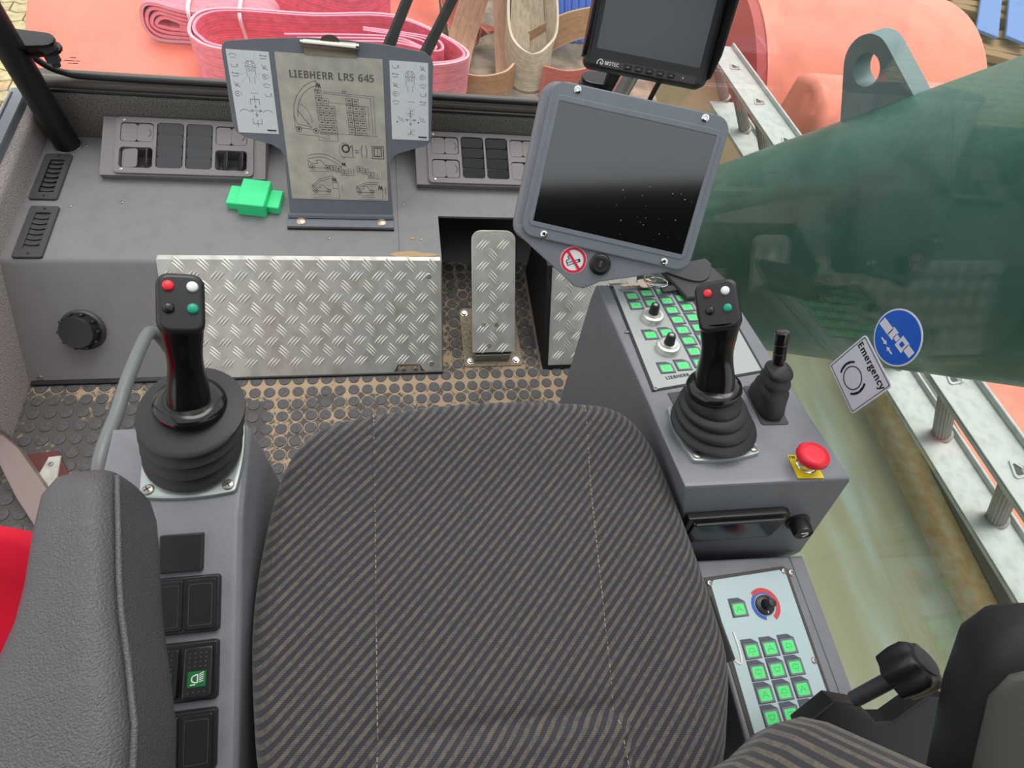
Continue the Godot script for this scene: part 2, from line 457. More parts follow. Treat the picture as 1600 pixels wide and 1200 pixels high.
# woven diagonal stripes; one tile is 52 mm
func cloth_texture(kind: float) -> ImageTexture:
	var n := 512; var f := FastNoiseLite.new(); f.seed = 71; f.frequency = 0.012
	var im := Image.create(n, n, false, Image.FORMAT_RGB8)
	var dark := rgb(46, 45, 47); var navy := rgb(38, 40, 54); var fleck := rgb(122, 119, 116); var grey := rgb(91, 89, 86); var tan_ := rgb(136, 124, 106)
	for y in n:
		for x in n:
			var u := float(x) / n; var v := float(y) / n
			var ph := fposmod((u + v) * 4.0, 1.0) if kind < 0.5 else fposmod(u * 4.0, 1.0)
			var band := smoothstep(0.46, 0.54, ph) * (1.0 - smoothstep(0.94, 1.0, ph))
			var cx := x % 16; var cy := y % 16
			if (y / 16) % 2 == 1: cx = (x + 8) % 16
			var c := navy if (x / 16 + y / 16) % 2 == 0 else dark
			var dot_ := clampf(1.4 - Vector2(cx - 7.5, cy - 7.5).length() / 2.6, 0.0, 1.0)
			c = c.lerp(fleck, dot_ * 0.85)
			var rib := 0.86 + 0.14 * cos(TAU * y / 16.0)
			var w := clampf(0.5 + 0.9 * f.get_noise_2d(absf(x - 256.0), absf(y - 256.0)), 0.0, 1.0)
			var l := grey.lerp(tan_, w * 0.75 + (0.25 if kind > 0.5 else 0.0)) * rib
			im.set_pixel(x, y, c.lerp(l, band * (0.95 if kind > 0.5 else 0.86)))
	return ImageTexture.create_from_image(im)

func floor_texture(x0: float, z0: float, w: float, d: float, s0: Vector2, pitch: float) -> ImageTexture:
	var nx := 760; var nz := 990
	var f := FastNoiseLite.new(); f.seed = 81; f.frequency = 9.0; f.fractal_octaves = 4
	var g := FastNoiseLite.new(); g.seed = 82; g.frequency = 60.0; g.fractal_octaves = 2
	var rubber := rgb(80, 76, 74); var dust := rgb(174, 152, 122)
	var data := PackedByteArray(); data.resize(nx * nz * 3)
	var at := 0
	for j in nz:
		var z := z0 + d * (j + 0.5) / nz
		var fz := fposmod((z - s0.y) / pitch + 0.5, 1.0) - 0.5
		for i in nx:
			var x := x0 + w * (i + 0.5) / nx
			var fx := fposmod((x - s0.x) / pitch + 0.5, 1.0) - 0.5
			var r := sqrt(fx * fx + fz * fz)
			var k := 0.0
			# drifts of sand where the picture shows them: along the foot of the dashboard, and to the right of the seat
			var strip := exp(-pow((z + 0.712) / 0.032, 2.0))
			k = maxf(k, strip * (0.9 if x > -0.45 else 0.46))
			if x > 0.02 and z > -0.8 and z < -0.5: k = maxf(k, 0.56)
			if x > 0.09 and x < 0.38 and z <= -0.74: k = maxf(k, 0.36)
			if x > -0.3 and z > -0.7 and z < -0.5: k = maxf(k, 0.42)
			k = maxf(k, 0.25)
			var ring := smoothstep(0.40, 0.42, r) * (1.0 - smoothstep(0.47, 0.5, r))
			var q := k + 0.55 * f.get_noise_2d(x, z) + 0.3 * g.get_noise_2d(x, z) + ring * 0.34 * step(0.35, k) - 0.42
			var a := smoothstep(0.0, 0.28, q) * 0.92
			var c := rubber.lerp(dust, a)
			data[at] = int(clampf(c.r * 255.0, 0, 255)); data[at + 1] = int(clampf(c.g * 255.0, 0, 255)); data[at + 2] = int(clampf(c.b * 255.0, 0, 255))
			at += 3
	return ImageTexture.create_from_image(Image.create_from_data(nx, nz, false, Image.FORMAT_RGB8, data))

func step(edge: float, x: float) -> float:
	return 1.0 if x >= edge else 0.0

func _ready() -> void:
	rng.seed = 7
	# ---- camera, sky, exposure
	var cam := Camera3D.new(); cam.name = "camera"
	cam.fov = 67.38; cam.near = 0.02
	var fw := Vector3(0.190, -0.854, -0.484).normalized()
	var rt := Vector3(0.981, 0.148, 0.125); rt = (rt - fw * rt.dot(fw)).normalized()
	cam.transform = Transform3D(Basis(rt, rt.cross(fw), -fw), Vector3(0, 1.232, 0))
	add_child(cam); cam.current = true
	var we := WorldEnvironment.new(); we.name = "world_environment"
	var env := Environment.new()
	var sky := Sky.new(); var sm := ProceduralSkyMaterial.new()
	sm.sky_top_color = Color(0.86, 0.88, 0.90); sm.sky_horizon_color = Color(0.93, 0.93, 0.92); sm.sky_curve = 0.3
	sm.ground_horizon_color = Color(0.62, 0.60, 0.56); sm.ground_bottom_color = Color(0.45, 0.43, 0.40)
	sm.sky_energy_multiplier = 1.0; sm.ground_energy_multiplier = 1.0; sm.sun_angle_max = 0.0
	sky.sky_material = sm
	env.background_mode = Environment.BG_SKY; env.sky = sky
	env.tonemap_mode = Environment.TONE_MAPPER_LINEAR; env.tonemap_exposure = 1.8
	env.sdfgi_enabled = true; env.ssao_enabled = true; env.ssil_enabled = true
	we.environment = env; add_child(we)
	var sun := DirectionalLight3D.new(); sun.name = "veiled_sun"
	sun.light_energy = 0.5; sun.light_angular_distance = 40.0; sun.light_color = Color(1.0, 0.97, 0.93); sun.shadow_enabled = true
	sun.transform = Transform3D(Basis.looking_at(Vector3(-0.2, -1.0, 0.40)), Vector3(0, 6, 0)); sun.sky_mode = DirectionalLight3D.SKY_MODE_LIGHT_ONLY
	add_child(sun)
	make_materials()
	build_cab_shell()
	build_floor()
	build_dashboard()
	build_outside()
	build_left_console()
	build_right_console()
	build_displays()
	build_seat()
	build_small_things()

const I := Transform3D.IDENTITY
# along_x: local (x, z) = world (z, y), local y = world x
func along_x() -> Transform3D:
	return Transform3D(Basis(Vector3(0, 0, 1), Vector3(1, 0, 0), Vector3(0, 1, 0)), Vector3.ZERO)

func along_z() -> Transform3D:   # local (x, z) = world (x, y), local y = world -z
	return Transform3D(Basis(Vector3(1, 0, 0), Vector3(0, 0, -1), Vector3(0, 1, 0)), Vector3.ZERO)

func slab(lo: Vector3, hi: Vector3, bev := 0.0, seg := 2) -> MB:
	var m := MB.new(); box(m, I, lo, hi, bev, seg); return m

func pane(called: String, lo: Vector3, hi: Vector3, mt: Material) -> MeshInstance3D:
	return struct(called, slab(lo, hi), mt)

func screw_mesh(r: float) -> ArrayMesh:
	var m := MB.new()
	lathe(m, I, [Vector2(r, 0), Vector2(r, 0.0008), Vector2(r * 0.8, 0.0016), Vector2(r * 0.42, 0.0018), Vector2(r * 0.36, 0.0006), Vector2(0, 0.0006)], 12)
	return m.commit(30)

func build_cab_shell() -> void:
	# left wall: padded fabric with a rail on top, then the door opening
	var m := MB.new()
	prism(m, along_x(), PackedVector2Array([Vector2(-1.36, -0.06), Vector2(-1.36, 0.265), Vector2(-0.66, 0.265), Vector2(-0.615, 0.22), Vector2(-0.60, 0.12), Vector2(-0.60, -0.06)]), -0.842, -0.795, 0.02, 4)
	var wl := struct("wall_left", m, M.wall_fabric, 50)
	m = MB.new(); box(m, I, Vector3(-0.845, 0.262, -1.36), Vector3(-0.812, 0.285, -0.62), 0.006)
	part(wl, "window_rail", m, M.bezel_paint)
	pane("window_1", Vector3(-0.838, 0.285, -1.34), Vector3(-0.833, 1.95, -0.63), M.pane)
	pane("window_2", Vector3(-0.865, 0.05, -0.60), Vector3(-0.860, 1.95, 0.76), M.pane)
	m = slab(Vector3(-0.90, -0.06, -0.60), Vector3(-0.83, 0.05, 0.80), 0.006); struct("trim_1", m, M.black_paint)
	m = slab(Vector3(-0.87, 0.285, -0.63), Vector3(-0.832, 1.95, -0.59), 0.01); struct("trim_2", m, M.black_paint)
	# front wall below the windscreen
	m = MB.new()
	prism(m, along_x(), PackedVector2Array([Vector2(-1.305, -0.06), Vector2(-1.305, 0.300), Vector2(-1.312, 0.312), Vector2(-1.36, 0.316), Vector2(-1.36, -0.06)]), -0.80, 0.62)
	var wf := struct("wall_front", m, M.sill_fabric, 50)
	m = MB.new(); box(m, I, Vector3(-0.79, 0.312, -1.37), Vector3(0.62, 0.330, -1.318), 0.006); part(wf, "ledge", m, M.ledge_brown)
	m = MB.new(); tube(m, PackedVector3Array([Vector3(-0.79, 0.3155, -1.312), Vector3(0.60, 0.3155, -1.312)]), 0.0045, 8); part(wf, "rubber_strip", m, M.gasket)
	var win := pane("window_3", Vector3(-0.80, 0.335, -1.338), Vector3(0.60, 1.95, -1.333), M.pane)
	m = MB.new()
	var gp := smooth_path([Vector3(-0.775, 1.0, -1.33), Vector3(-0.772, 0.50, -1.33), Vector3(-0.765, 0.43, -1.33), Vector3(-0.742, 0.372, -1.33), Vector3(-0.70, 0.345, -1.33), Vector3(-0.62, 0.339, -1.33), Vector3(-0.2, 0.339, -1.33), Vector3(0.3, 0.339, -1.33), Vector3(0.60, 0.339, -1.33)], 5)
	tube(m, gp, 0.007, 10); part(win, "gasket", m, M.gasket)
	for q in [[-0.706, 0.388, 0.006, 0.004], [-0.697, 0.387, 0.005, 0.003], [-0.690, 0.372, 0.030, 0.0014], [-0.676, 0.379, 0.012, 0.0016], [-0.686, 0.366, 0.020, 0.0014]]:
		m = slab(Vector3(q[0], q[1], -1.3329), Vector3(q[0] + q[2], q[1] + q[3], -1.3325)); part(win, "glass_stamp", m, M.ink)
	# right wall is one tall pane
	pane("window_4", Vector3(0.600, 0.0, -1.31), Vector3(0.605, 1.95, 0.78), M.side_pane)
	m = slab(Vector3(0.595, -0.06, -1.36), Vector3(0.64, 0.004, 0.80)); struct("trim_3", m, M.black_paint)
	# rear wall, its window and the roof with a glazed front half
	m = slab(Vector3(-0.90, -0.06, 0.78), Vector3(0.64, 1.95, 0.84)); struct("wall_rear", m, M.headliner)
	m = slab(Vector3(-0.90, 1.95, 0.36), Vector3(0.64, 2.01, 0.84)); struct("ceiling", m, M.headliner)
	pane("window_5", Vector3(-0.86, 1.97, -1.33), Vector3(0.60, 1.975, 0.36), M.pane)
	for p in [[Vector3(-0.90, 1.93, -1.38), Vector3(0.64, 2.01, -1.31)], [Vector3(-0.90, 1.93, -1.31), Vector3(-0.84, 2.01, 0.36)], [Vector3(0.58, 1.95, -1.31), Vector3(0.64, 2.01, 0.36)]]:
		struct("trim_%d" % (4 + used_names.get("cab_trim_count", 0)), slab(p[0], p[1]), M.headliner)
		used_names["cab_trim_count"] = used_names.get("cab_trim_count", 0) + 1
	# corner tubes with hinge links
	for s in [0, 1]:
		var x: float = -0.747 if s == 0 else 0.535
		var t := thing("pillar_tube", ["thick black tube rising from the left end of the dashboard", "black tube standing behind the two display screens"][s], "tube", Transform3D(Basis.IDENTITY, Vector3(x, 0.2, -1.272)), "cab corner tubes")
		m = MB.new(); lathe(m, I, [Vector2(0, 0), Vector2(0.027, 0.0), Vector2(0.027, 1.74), Vector2(0, 1.74)], 20); part(t, "tube", m, M.black_paint)
		m = MB.new(); lathe(m, I, [Vector2(0.031, 0), Vector2(0.0305, 0.002), Vector2(0.027, 0.003)], 20); part(t, "seal", m, M.screw_steel)
		var sx := 1.0 if s == 0 else -1.0
		for k in 2:
			m = MB.new()
			var ln := PackedVector2Array()
			for q in 9: ln.append(Vector2(sx * (0.058 + 0.024 * cos(deg_to_rad(-90 + 22.5 * q))), -0.026 * (1.0 - k * 0.4) + 0.024 * sin(deg_to_rad(-90 + 22.5 * q))))
			ln.append(Vector2(sx * 0.0, 0.02)); ln.append(Vector2(sx * 0.0, -0.045))
			prism(m, Transform3D(Basis.IDENTITY, Vector3(0, 0.215 + 0.022 * k, 0)), ln, 0, 0.008, 0.002, 2, true)
			part(t, "hinge_link", m, M.gloss_black)
		m = MB.new(); lathe(m, Transform3D(Basis.IDENTITY, Vector3(sx * 0.058, 0.185, -0.02)), [Vector2(0, 0), Vector2(0.008, 0), Vector2(0.009, 0.008), Vector2(0.014, 0.012), Vector2(0.014, 0.03), Vector2(0.018, 0.032), Vector2(0.018, 0.042), Vector2(0.02, 0.044), Vector2(0.02, 0.052), Vector2(0, 0.053)], 16); part(t, "hinge_bolt", m, M.dark_plastic)

func build_floor() -> void:
	var x0 := -0.83; var z0 := -1.11; var w := 1.45; var d := 1.89
	var s0 := Vector2(0.143, -1.076); var pitch := 0.0315
	var fm := mat("floor_rubber", Color.WHITE, 0.85); fm.albedo_texture = floor_texture(x0, z0, w, d, s0, pitch)
	var fl := mesh_node("floor", sheet(Transform3D(Basis.IDENTITY, Vector3(x0 + w / 2, -0.06, z0 + d / 2)), w, d, 0.06), fm)
	fl.set_meta("kind", "structure")
	var m := MB.new(); lathe(m, I, [Vector2(0.0128, 0), Vector2(0.0125, 0.0016), Vector2(0.0112, 0.0022), Vector2(0, 0.0023)], 16)
	var stud := m.commit(50)
	var rest := []; var n := 0
	for i in range(-31, 15):
		for j in range(0, 57):
			var x := s0.x + i * pitch; var z := s0.y + j * pitch
			if x < -0.82 or x > 0.6: continue
			if z < -0.735 and (x < 0.12 or x > 0.345): continue
			if x > 0.15 and x < 0.318 and z < -0.745 and z > -0.935: continue   # under the pedal plate
			if x > -0.33 and x < -0.15 and z > -0.42: continue
			var shown := (z < -0.70 or (x < -0.30 and z < -0.50) or (x < 0.46 and z < -0.55)) and x > -0.80
			if shown and n < 300:
				n += 1
				spart(fl, "stud", stud, M.stud_rubber, Transform3D(Basis.IDENTITY, Vector3(x, 0, z)))
			else: rest.append(Vector3(x, 0, z))
	var mm := MultiMesh.new(); mm.transform_format = MultiMesh.TRANSFORM_3D; mm.mesh = stud; mm.instance_count = rest.size()
	for k in rest.size(): mm.set_instance_transform(k, Transform3D(Basis.IDENTITY, rest[k]))
	var mi := MultiMeshInstance3D.new(); mi.name = "studs"; mi.multimesh = mm; mi.material_override = M.stud_rubber
	mi.set_meta("kind", "stuff"); fl.add_child(mi)

# three slim raised bars, side by side, as on chequer plate
func tread_group() -> ArrayMesh:
	var m := MB.new()
	for b in 3:
		var off := (b - 1) * 0.0062
		var L := 0.0148; var sh := (b - 1) * 0.003
		var st := [[-1.0, 0.0003], [-0.6, 0.0017], [0.0, 0.0023], [0.6, 0.0017], [1.0, 0.0003]]
		for k in 4:
			var a: Array = st[k]; var c: Array = st[k + 1]
			var xa: float = a[0] * L + sh; var xc: float = c[0] * L + sh; var wa: float = a[1]; var wc: float = c[1]
			var ha := wa * 0.75; var hc := wc * 0.75
			m.quad(Vector3(xa, 0, off + wa), Vector3(xc, 0, off + wc), Vector3(xc, hc, off), Vector3(xa, ha, off))
			m.quad(Vector3(xc, 0, off - wc), Vector3(xa, 0, off - wa), Vector3(xa, ha, off), Vector3(xc, hc, off))
	return m.commit(50)

func treads(parent: Node, T: Transform3D, x0: float, x1: float, z0: float, z1: float, ox: float, oz: float, outline := PackedVector2Array()) -> void:
	var g := tread_group()
	for k in 2:
		for i in range(-30, 31):
			for j in range(-14, 15):
				var x := ox + (i + 0.5 * k) * 0.0492; var z := oz + (j + 0.5 * k) * 0.0498
				if x < x0 + 0.012 or x > x1 - 0.012 or z < z0 + 0.0132 or z > z1 - 0.014: continue
				if outline.size() and (not Geometry2D.is_point_in_polygon(Vector2(x, z), outline) or z < -0.278): continue
				spart(parent, "tread_ridge", g, M.tread_ridge, T * Transform3D(Basis(Vector3.UP, deg_to_rad(48 if k == 0 else -48)), Vector3(x, 0, z)))

func build_dashboard() -> void:
	var A := along_x(); var slope_n := Vector3(0, 0.673, 0.740)
	var PZ := fr(Vector3(0, 0, -0.738), Vector3.RIGHT, slope_n)
	var scr := screw_mesh(0.006)
	var d := thing("dashboard", "low grey sheet-metal dashboard running below the windscreen", "dashboard")
	var m := MB.new()
	prism(m, A, PackedVector2Array([Vector2(-0.738, 0.0), Vector2(-0.912, 0.1915), Vector2(-0.916, 0.196), Vector2(-0.922, 0.1995), Vector2(-0.93, 0.2005), Vector2(-1.304, 0.2005), Vector2(-1.304, 0.0)]), -0.795, 0.105)
	part(d, "body", m, M.grey_paint, 35)
	m = MB.new()
	prism(m, A, PackedVector2Array([Vector2(-1.067, 0.194), Vector2(-1.067, 0.2), Vector2(-1.304, 0.2), Vector2(-1.304, 0.0), Vector2(-1.285, 0.0), Vector2(-1.285, 0.194)]), 0.105, 0.595)
	part(d, "rear_body", m, M.grey_paint, 35)
	m = slab(Vector3(0.106, 0.0, -1.284), Vector3(0.594, 0.193, -1.276)); part(d, "well_lining", m, M.grey_paint)
	m = slab(Vector3(0.106, -0.003, -1.276), Vector3(0.594, 0.0005, -1.098)); part(d, "well_floor", m, M.grey_paint)
	m = slab(Vector3(-0.790, 0.0005, -0.752), Vector3(0.105, 0.008, -0.734), 0.002); part(d, "foot_seal", m, M.black_paint)
	m = slab(Vector3(0.0075, 0.1995, -1.30), Vector3(0.0085, 0.2009, -0.93)); part(d, "panel_joint", m, M.dark_plastic)
	for p in [Vector3(-0.007, 0.2005, -1.105), Vector3(0.022, 0.2005, -1.105), Vector3(-0.60, 0.2005, -1.09), Vector3(-0.70, 0.2005, -1.075), Vector3(0.06, 0.2005, -0.99), Vector3(-0.15, 0.2005, -0.99), Vector3(-0.71, 0.2005, -1.275)]:
		spart(d, "screw", scr, M.screw_steel, Transform3D(Basis.IDENTITY.scaled(Vector3(0.7, 1, 0.7)), p))
	spart(d, "screw", scr, M.screw_steel, Transform3D(PZ.basis.scaled(Vector3.ONE), PZ * Vector3(-0.772, 0, -0.016)))
	# sand blown onto the edge of the dashboard
	m = MB.new(); var so := PackedVector2Array()
	for k in 26:
		var a := TAU * k / 26; var rr := 1.0 + 0.28 * sin(3.0 * a + 1.0) + 0.2 * sin(7.0 * a)
		so.append(Vector2(0.040 + 0.058 * cos(a) * (0.75 + 0.2 * rr), -0.941 + 0.008 * sin(a) * rr))
	prism(m, I, so, 0.2004, 0.2013); part(d, "sand_drift", m, M.sand)
	m = MB.new(); lathe(m, Transform3D(Basis.IDENTITY.scaled(Vector3(1.3, 1, 0.8)), Vector3(0.04, 0.2004, -0.99)), [Vector2(0.005, 0), Vector2(0.004, 0.002), Vector2(0, 0.003)], 7); part(d, "sand_crumb", m, M.sand)
	# round black cap on the sloping front
	var c := thing("round_cap", "round ribbed black cap on the sloping front of the dashboard", "cap", Transform3D(PZ.basis, PZ * Vector3(-0.668, 0.0, -0.122)))
	m = MB.new(); lathe(m, I, [Vector2(0.044, 0), Vector2(0.044, 0.006), Vector2(0.040, 0.010), Vector2(0.036, 0.010)], 32); part(c, "collar", m, M.dark_plastic)
	m = MB.new(); lathe(m, I, [Vector2(0.036, 0.008), Vector2(0.0345, 0.030), Vector2(0.032, 0.034), Vector2(0.0, 0.0335)], 32); part(c, "lid", m, M.black_plastic)
	for k in 10:
		m = MB.new(); var a := TAU * k / 10
		box(m, Transform3D(Basis(Vector3.UP, a), Vector3.ZERO), Vector3(0.0345, 0.010, -0.003), Vector3(0.040, 0.026, 0.003), 0.001, 1); part(c, "grip_rib", m, M.black_plastic)
	# chequer plate foot rest
	var f := thing("foot_plate", "wide aluminium chequer plate foot rest on the sloping dashboard front", "foot plate", PZ)
	m = MB.new(); prism(m, I, PackedVector2Array([Vector2(-0.502, -0.2735), Vector2(0.102, -0.2735), Vector2(0.102, -0.004), Vector2(0.062, -0.004), Vector2(0.055, -0.012), Vector2(0.048, -0.024), Vector2(-0.004, -0.024), Vector2(-0.010, -0.012), Vector2(-0.016, -0.004), Vector2(-0.502, -0.004)]), 0.001, 0.005, 0.0012, 2); part(f, "plate", m, M.tread_metal)
	m = MB.new(); box(m, PZ.affine_inverse(), Vector3(-0.502, 0.2008, -0.932), Vector3(0.102, 0.2045, -0.917), 0.0015, 2); part(f, "folded_lip", m, M.tread_metal)
	m = slab(Vector3(-0.004, 0.0005, -0.022), Vector3(0.05, 0.003, -0.001), 0.001); part(f, "fixing_tab", m, M.dusty_steel)
	for x in [0.008, 0.037]: spart(f, "bolt", scr, M.screw_steel, Transform3D(Basis.IDENTITY, Vector3(x, 0.003, -0.011)))
	for p in [Vector2(0.074, -0.238), Vector2(0.076, -0.026)]: spart(f, "screw", scr, M.steel, Transform3D(Basis.IDENTITY, Vector3(p.x, 0.005, p.y)))
	treads(f, Transform3D(Basis.IDENTITY, Vector3(0, 0.005, 0)), -0.502, 0.102, -0.276, -0.002, 0.0575, -0.2375)
	# right foot box
	var b := thing("foot_box", "black foot box right of the pedal with a chequer plate on top", "foot rest")
	m = MB.new(); prism(m, A, PackedVector2Array([Vector2(-0.735, 0.0), Vector2(-0.740, 0.006), Vector2(-0.915, 0.1935), Vector2(-1.066, 0.1935), Vector2(-1.066, 0.0)]), 0.360, 0.594); part(b, "body", m, M.black_paint, 30)
	m = MB.new(); prism(m, PZ, PackedVector2Array([Vector2(0.372, -0.258), Vector2(0.592, -0.258), Vector2(0.592, -0.026), Vector2(0.448, -0.026), Vector2(0.440, -0.018), Vector2(0.430, -0.012), Vector2(0.372, -0.012)]), 0.001, 0.005, 0.0012, 2); part(b, "chequer_plate", m, M.tread_metal)
	var cp := b.get_child(1)
	treads(cp, PZ * Transform3D(Basis.IDENTITY, Vector3(0, 0.005, 0)), 0.372, 0.592, -0.262, -0.010, 0.397, -0.2375)
	m = MB.new(); box(m, I, Vector3(0.352, 0.0, -1.06), Vector3(0.358, 0.004, -0.735), 0.0015, 1); part(b, "edge_strip", m, M.trim_pink)
	spart(b, "bolt", scr, M.screw_steel, PZ * Transform3D(Basis.IDENTITY, Vector3(0.450, 0.001, -0.012)))
	# pedal
	var ang := deg_to_rad(42.0)
	var PE := fr(Vector3(0.229, 0.040, -0.768), Vector3.RIGHT, Vector3(0, cos(ang), sin(ang)))
	var p := thing("pedal", "upright chequer plate pedal with rounded top in the floor well", "pedal")
	m = MB.new()
	var ol := PackedVector2Array([Vector2(-0.052, 0.0), Vector2(0.055, 0.0), Vector2(0.055, -0.270)])
	for k in 7:
		var a := deg_to_rad(90.0 * k / 6); ol.append(Vector2(0.055 - 0.025 + 0.025 * cos(a), -0.272 - 0.022 * sin(a)))
	for k in 7:
		var a := deg_to_rad(90.0 + 90.0 * k / 6); ol.append(Vector2(-0.052 + 0.025 + 0.025 * cos(a), -0.272 - 0.022 * sin(a)))
	prism(m, PE, ol, -0.005, 0.0, 0.002, 2, true)
	var pp := part(p, "tread_plate", m, M.tread_metal)
	treads(pp, PE, -0.052, 0.055, -0.296, 0.004, 0.0245, -0.210, ol)
	for q in [Vector2(-0.024, -0.070), Vector2(0.008, -0.070), Vector2(-0.010, -0.018)]: spart(pp, "screw", scr, M.dusty_steel, PE * Transform3D(Basis.IDENTITY, Vector3(q.x, 0.0, q.y)))
	m = MB.new(); box(m, PE, Vector3(-0.044, -0.024, -0.26), Vector3(0.048, -0.006, 0.006), 0.003); part(p, "carrier", m, M.dark_plastic)
	m = MB.new(); box(m, I, Vector3(0.185, 0.004, -0.80), Vector3(0.275, 0.030, -0.765), 0.003); part(p, "hinge_block", m, M.screw_steel)
	m = MB.new(); prism(m, I, rrect(0.234, -0.842, 0.150, 0.182, 0.010), 0.0, 0.0035, 0.001, 1); part(p, "base_plate", m, M.dusty_steel)
	for q in [Vector2(0.176, -0.766), Vector2(0.292, -0.766), Vector2(0.172, -0.915)]:
		m = MB.new(); lathe(m, Transform3D(Basis.IDENTITY, Vector3(q.x, 0.0035, q.y)), [Vector2(0.010, 0), Vector2(0.010, 0.0015), Vector2(0.0068, 0.002), Vector2(0.0068, 0.007), Vector2(0, 0.0075)], 6); part(p, "bolt", m, M.steel)
	build_vents(scr)
	build_clipboard()

func build_vents(scr: ArrayMesh) -> void:
	# two long narrow vents beside the left wall
	for s in 2:
		var T := Transform3D(Basis.IDENTITY, [Vector3(-0.756, 0.2005, -1.164), Vector3(-0.745, 0.2005, -0.996)][s])
		var v := thing("side_vent", ["narrow dashboard vent with open slats nearer the windscreen, by left wall", "narrow dashboard vent with closed slats nearer the foot slope, by left wall"][s], "vent", T, "side vents")
		var m := MB.new()
		var o := rrect(0, 0, 0.056, 0.148, 0.006); var h := rrect(0.002, 0, 0.030, 0.106, 0.003)
		frame_plate(m, I, o, h, 0.0, 0.005, 0.0015); part(v, "frame", m, M.dark_plastic)
		m = slab(Vector3(-0.014, 0.0002, -0.054), Vector3(0.018, 0.0008, 0.054)); part(v, "duct", m, M.dark_plastic)
		for k in 7:
			m = MB.new(); var zc := -0.045 + 0.015 * k
			var sl := PackedVector3Array(); var rings := []
			for q in 7:
				var xx := -0.013 + 0.030 * q / 6.0; var bow := 0.004 * (1.0 - pow(q / 3.0 - 1.0, 2.0))
				var tilt := 0.3 if s == 0 else 1.25
				var dz := 0.0068 * sin(tilt); var dy := 0.004 * cos(tilt)
				rings.append(PackedVector3Array([Vector3(xx, 0.0022 - dy, zc - dz + bow), Vector3(xx, 0.0034 - dy, zc - dz + bow), Vector3(xx, 0.0034 + dy * 0.4, zc + dz + bow), Vector3(xx, 0.0022 + dy * 0.4, zc + dz + bow)]))
			loft(m, rings); part(v, "slat", m, M.dark_plastic)
		for z in [-0.064, 0.064]: spart(v, "screw", scr, M.black_plastic, Transform3D(Basis.IDENTITY.scaled(Vector3(0.5, 0.7, 0.5)), Vector3(0.002, 0.005, z)))
	# two wide vent units
	for s in 2:
		var T := fr(Vector3(-0.477 if s == 0 else 0.234, 0.240, -1.235), Vector3.RIGHT, Vector3(0, 0.95, 0.31))
		var v := thing("air_vent_unit", ["wide grey air vent unit left of the instruction board", "wide grey air vent unit between instruction board and large display"][s], "vent", T, "wide air vents")
		var m := MB.new()
		var hl := -0.176; var hr := 0.178
		# face plate with openings
		var cells := []
		for cx in [[-0.1015, 0.070], [-0.031, 0.058], [0.032, 0.058], [0.1025, 0.070]]:
			if absf(cx[0]) < 0.05: cells.append([cx[0], 0.0025, cx[1], 0.117])
			else:
				cells.append([cx[0], -0.029, cx[1], 0.050]); cells.append([cx[0], 0.036, cx[1], 0.052])
		face_with_holes(v, "plinth", M.vent_plastic, rrect(0.001, 0.0095, 0.354, 0.139), cells, -0.034, -0.0035)
		face_with_holes(v, "housing", M.vent_plastic, rrect(0.001, 0.0045, 0.354, 0.149), cells, -0.0035, 0.0)
		face_with_holes(v, "face_plate", M.vent_plastic, rrect(0.003, 0.004, 0.298, 0.143, 0.010), cells, 0.0, 0.006)
		for ci in cells.size():
			var q: Array = cells[ci]
			m = slab(Vector3(q[0] - q[2] / 2 - 0.001, -0.0355, q[1] - q[3] / 2 - 0.001), Vector3(q[0] + q[2] / 2 + 0.001, -0.0342, q[1] + q[3] / 2 + 0.001)); part(v, "duct", m, M.vent_plastic)
			if q[3] > 0.1:
				for k in 4:
					var z0: float = q[1] - q[3] / 2 + 0.001 + k * 0.029
					var S := Transform3D(Basis(Vector3.RIGHT, deg_to_rad(9.0 if s == 0 else 20.0)), Vector3(q[0], 0.0022, z0 + 0.0145))
					m = MB.new(); prism(m, S, rrect(0, 0, q[2] - 0.003, 0.0295 if s == 0 else 0.024, 0.006), 0.0, 0.0022, 0.0007, 1, true); part(v, "slat", m, M.slat_plastic if s == 0 else M.black_plastic)
			else:
				var open: bool = s == 0 and (ci == 1 or ci == 5)
				for k in 2:
					var cxk: float = q[0] + (-0.0175 if k == 0 else 0.0165)
					var S := Transform3D(Basis(Vector3(0, 0, 1), 0.0), Vector3(cxk, 0.002, q[1]))
					if open: S = Transform3D(Basis(Vector3(0, 0, 1), deg_to_rad(58.0 if ci == 5 else (8.0 if k == 0 else 62.0))), Vector3(cxk + 0.004, 0.001, q[1]))
					m = MB.new(); prism(m, S, rrect(0, 0, 0.034, q[3] - 0.004, 0.007), 0.0, 0.0022, 0.0006, 1, true); part(v, "flap", m, M.dark_plastic if open and (k == 1 or ci == 5) else M.vent_plastic)
				m = MB.new(); tube(m, smooth_path([Vector3(q[0] + 0.024, 0.0045, q[1] - 0.010), Vector3(q[0] + 0.029, 0.0045, q[1]), Vector3(q[0] + 0.024, 0.0045, q[1] + 0.010)], 4), 0.0008, 5)
				if not open: part(v, "finger_ridge", m, M.dark_plastic)
		for p in [Vector2(-0.130, -0.060), Vector2(-0.130, 0.067), Vector2(0.138, 0.067), Vector2(0.138, -0.060)]: spart(v, "screw", scr, M.steel, Transform3D(Basis.IDENTITY.scaled(Vector3(0.6, 0.8, 0.6)), Vector3(p.x, 0.006, p.y)))

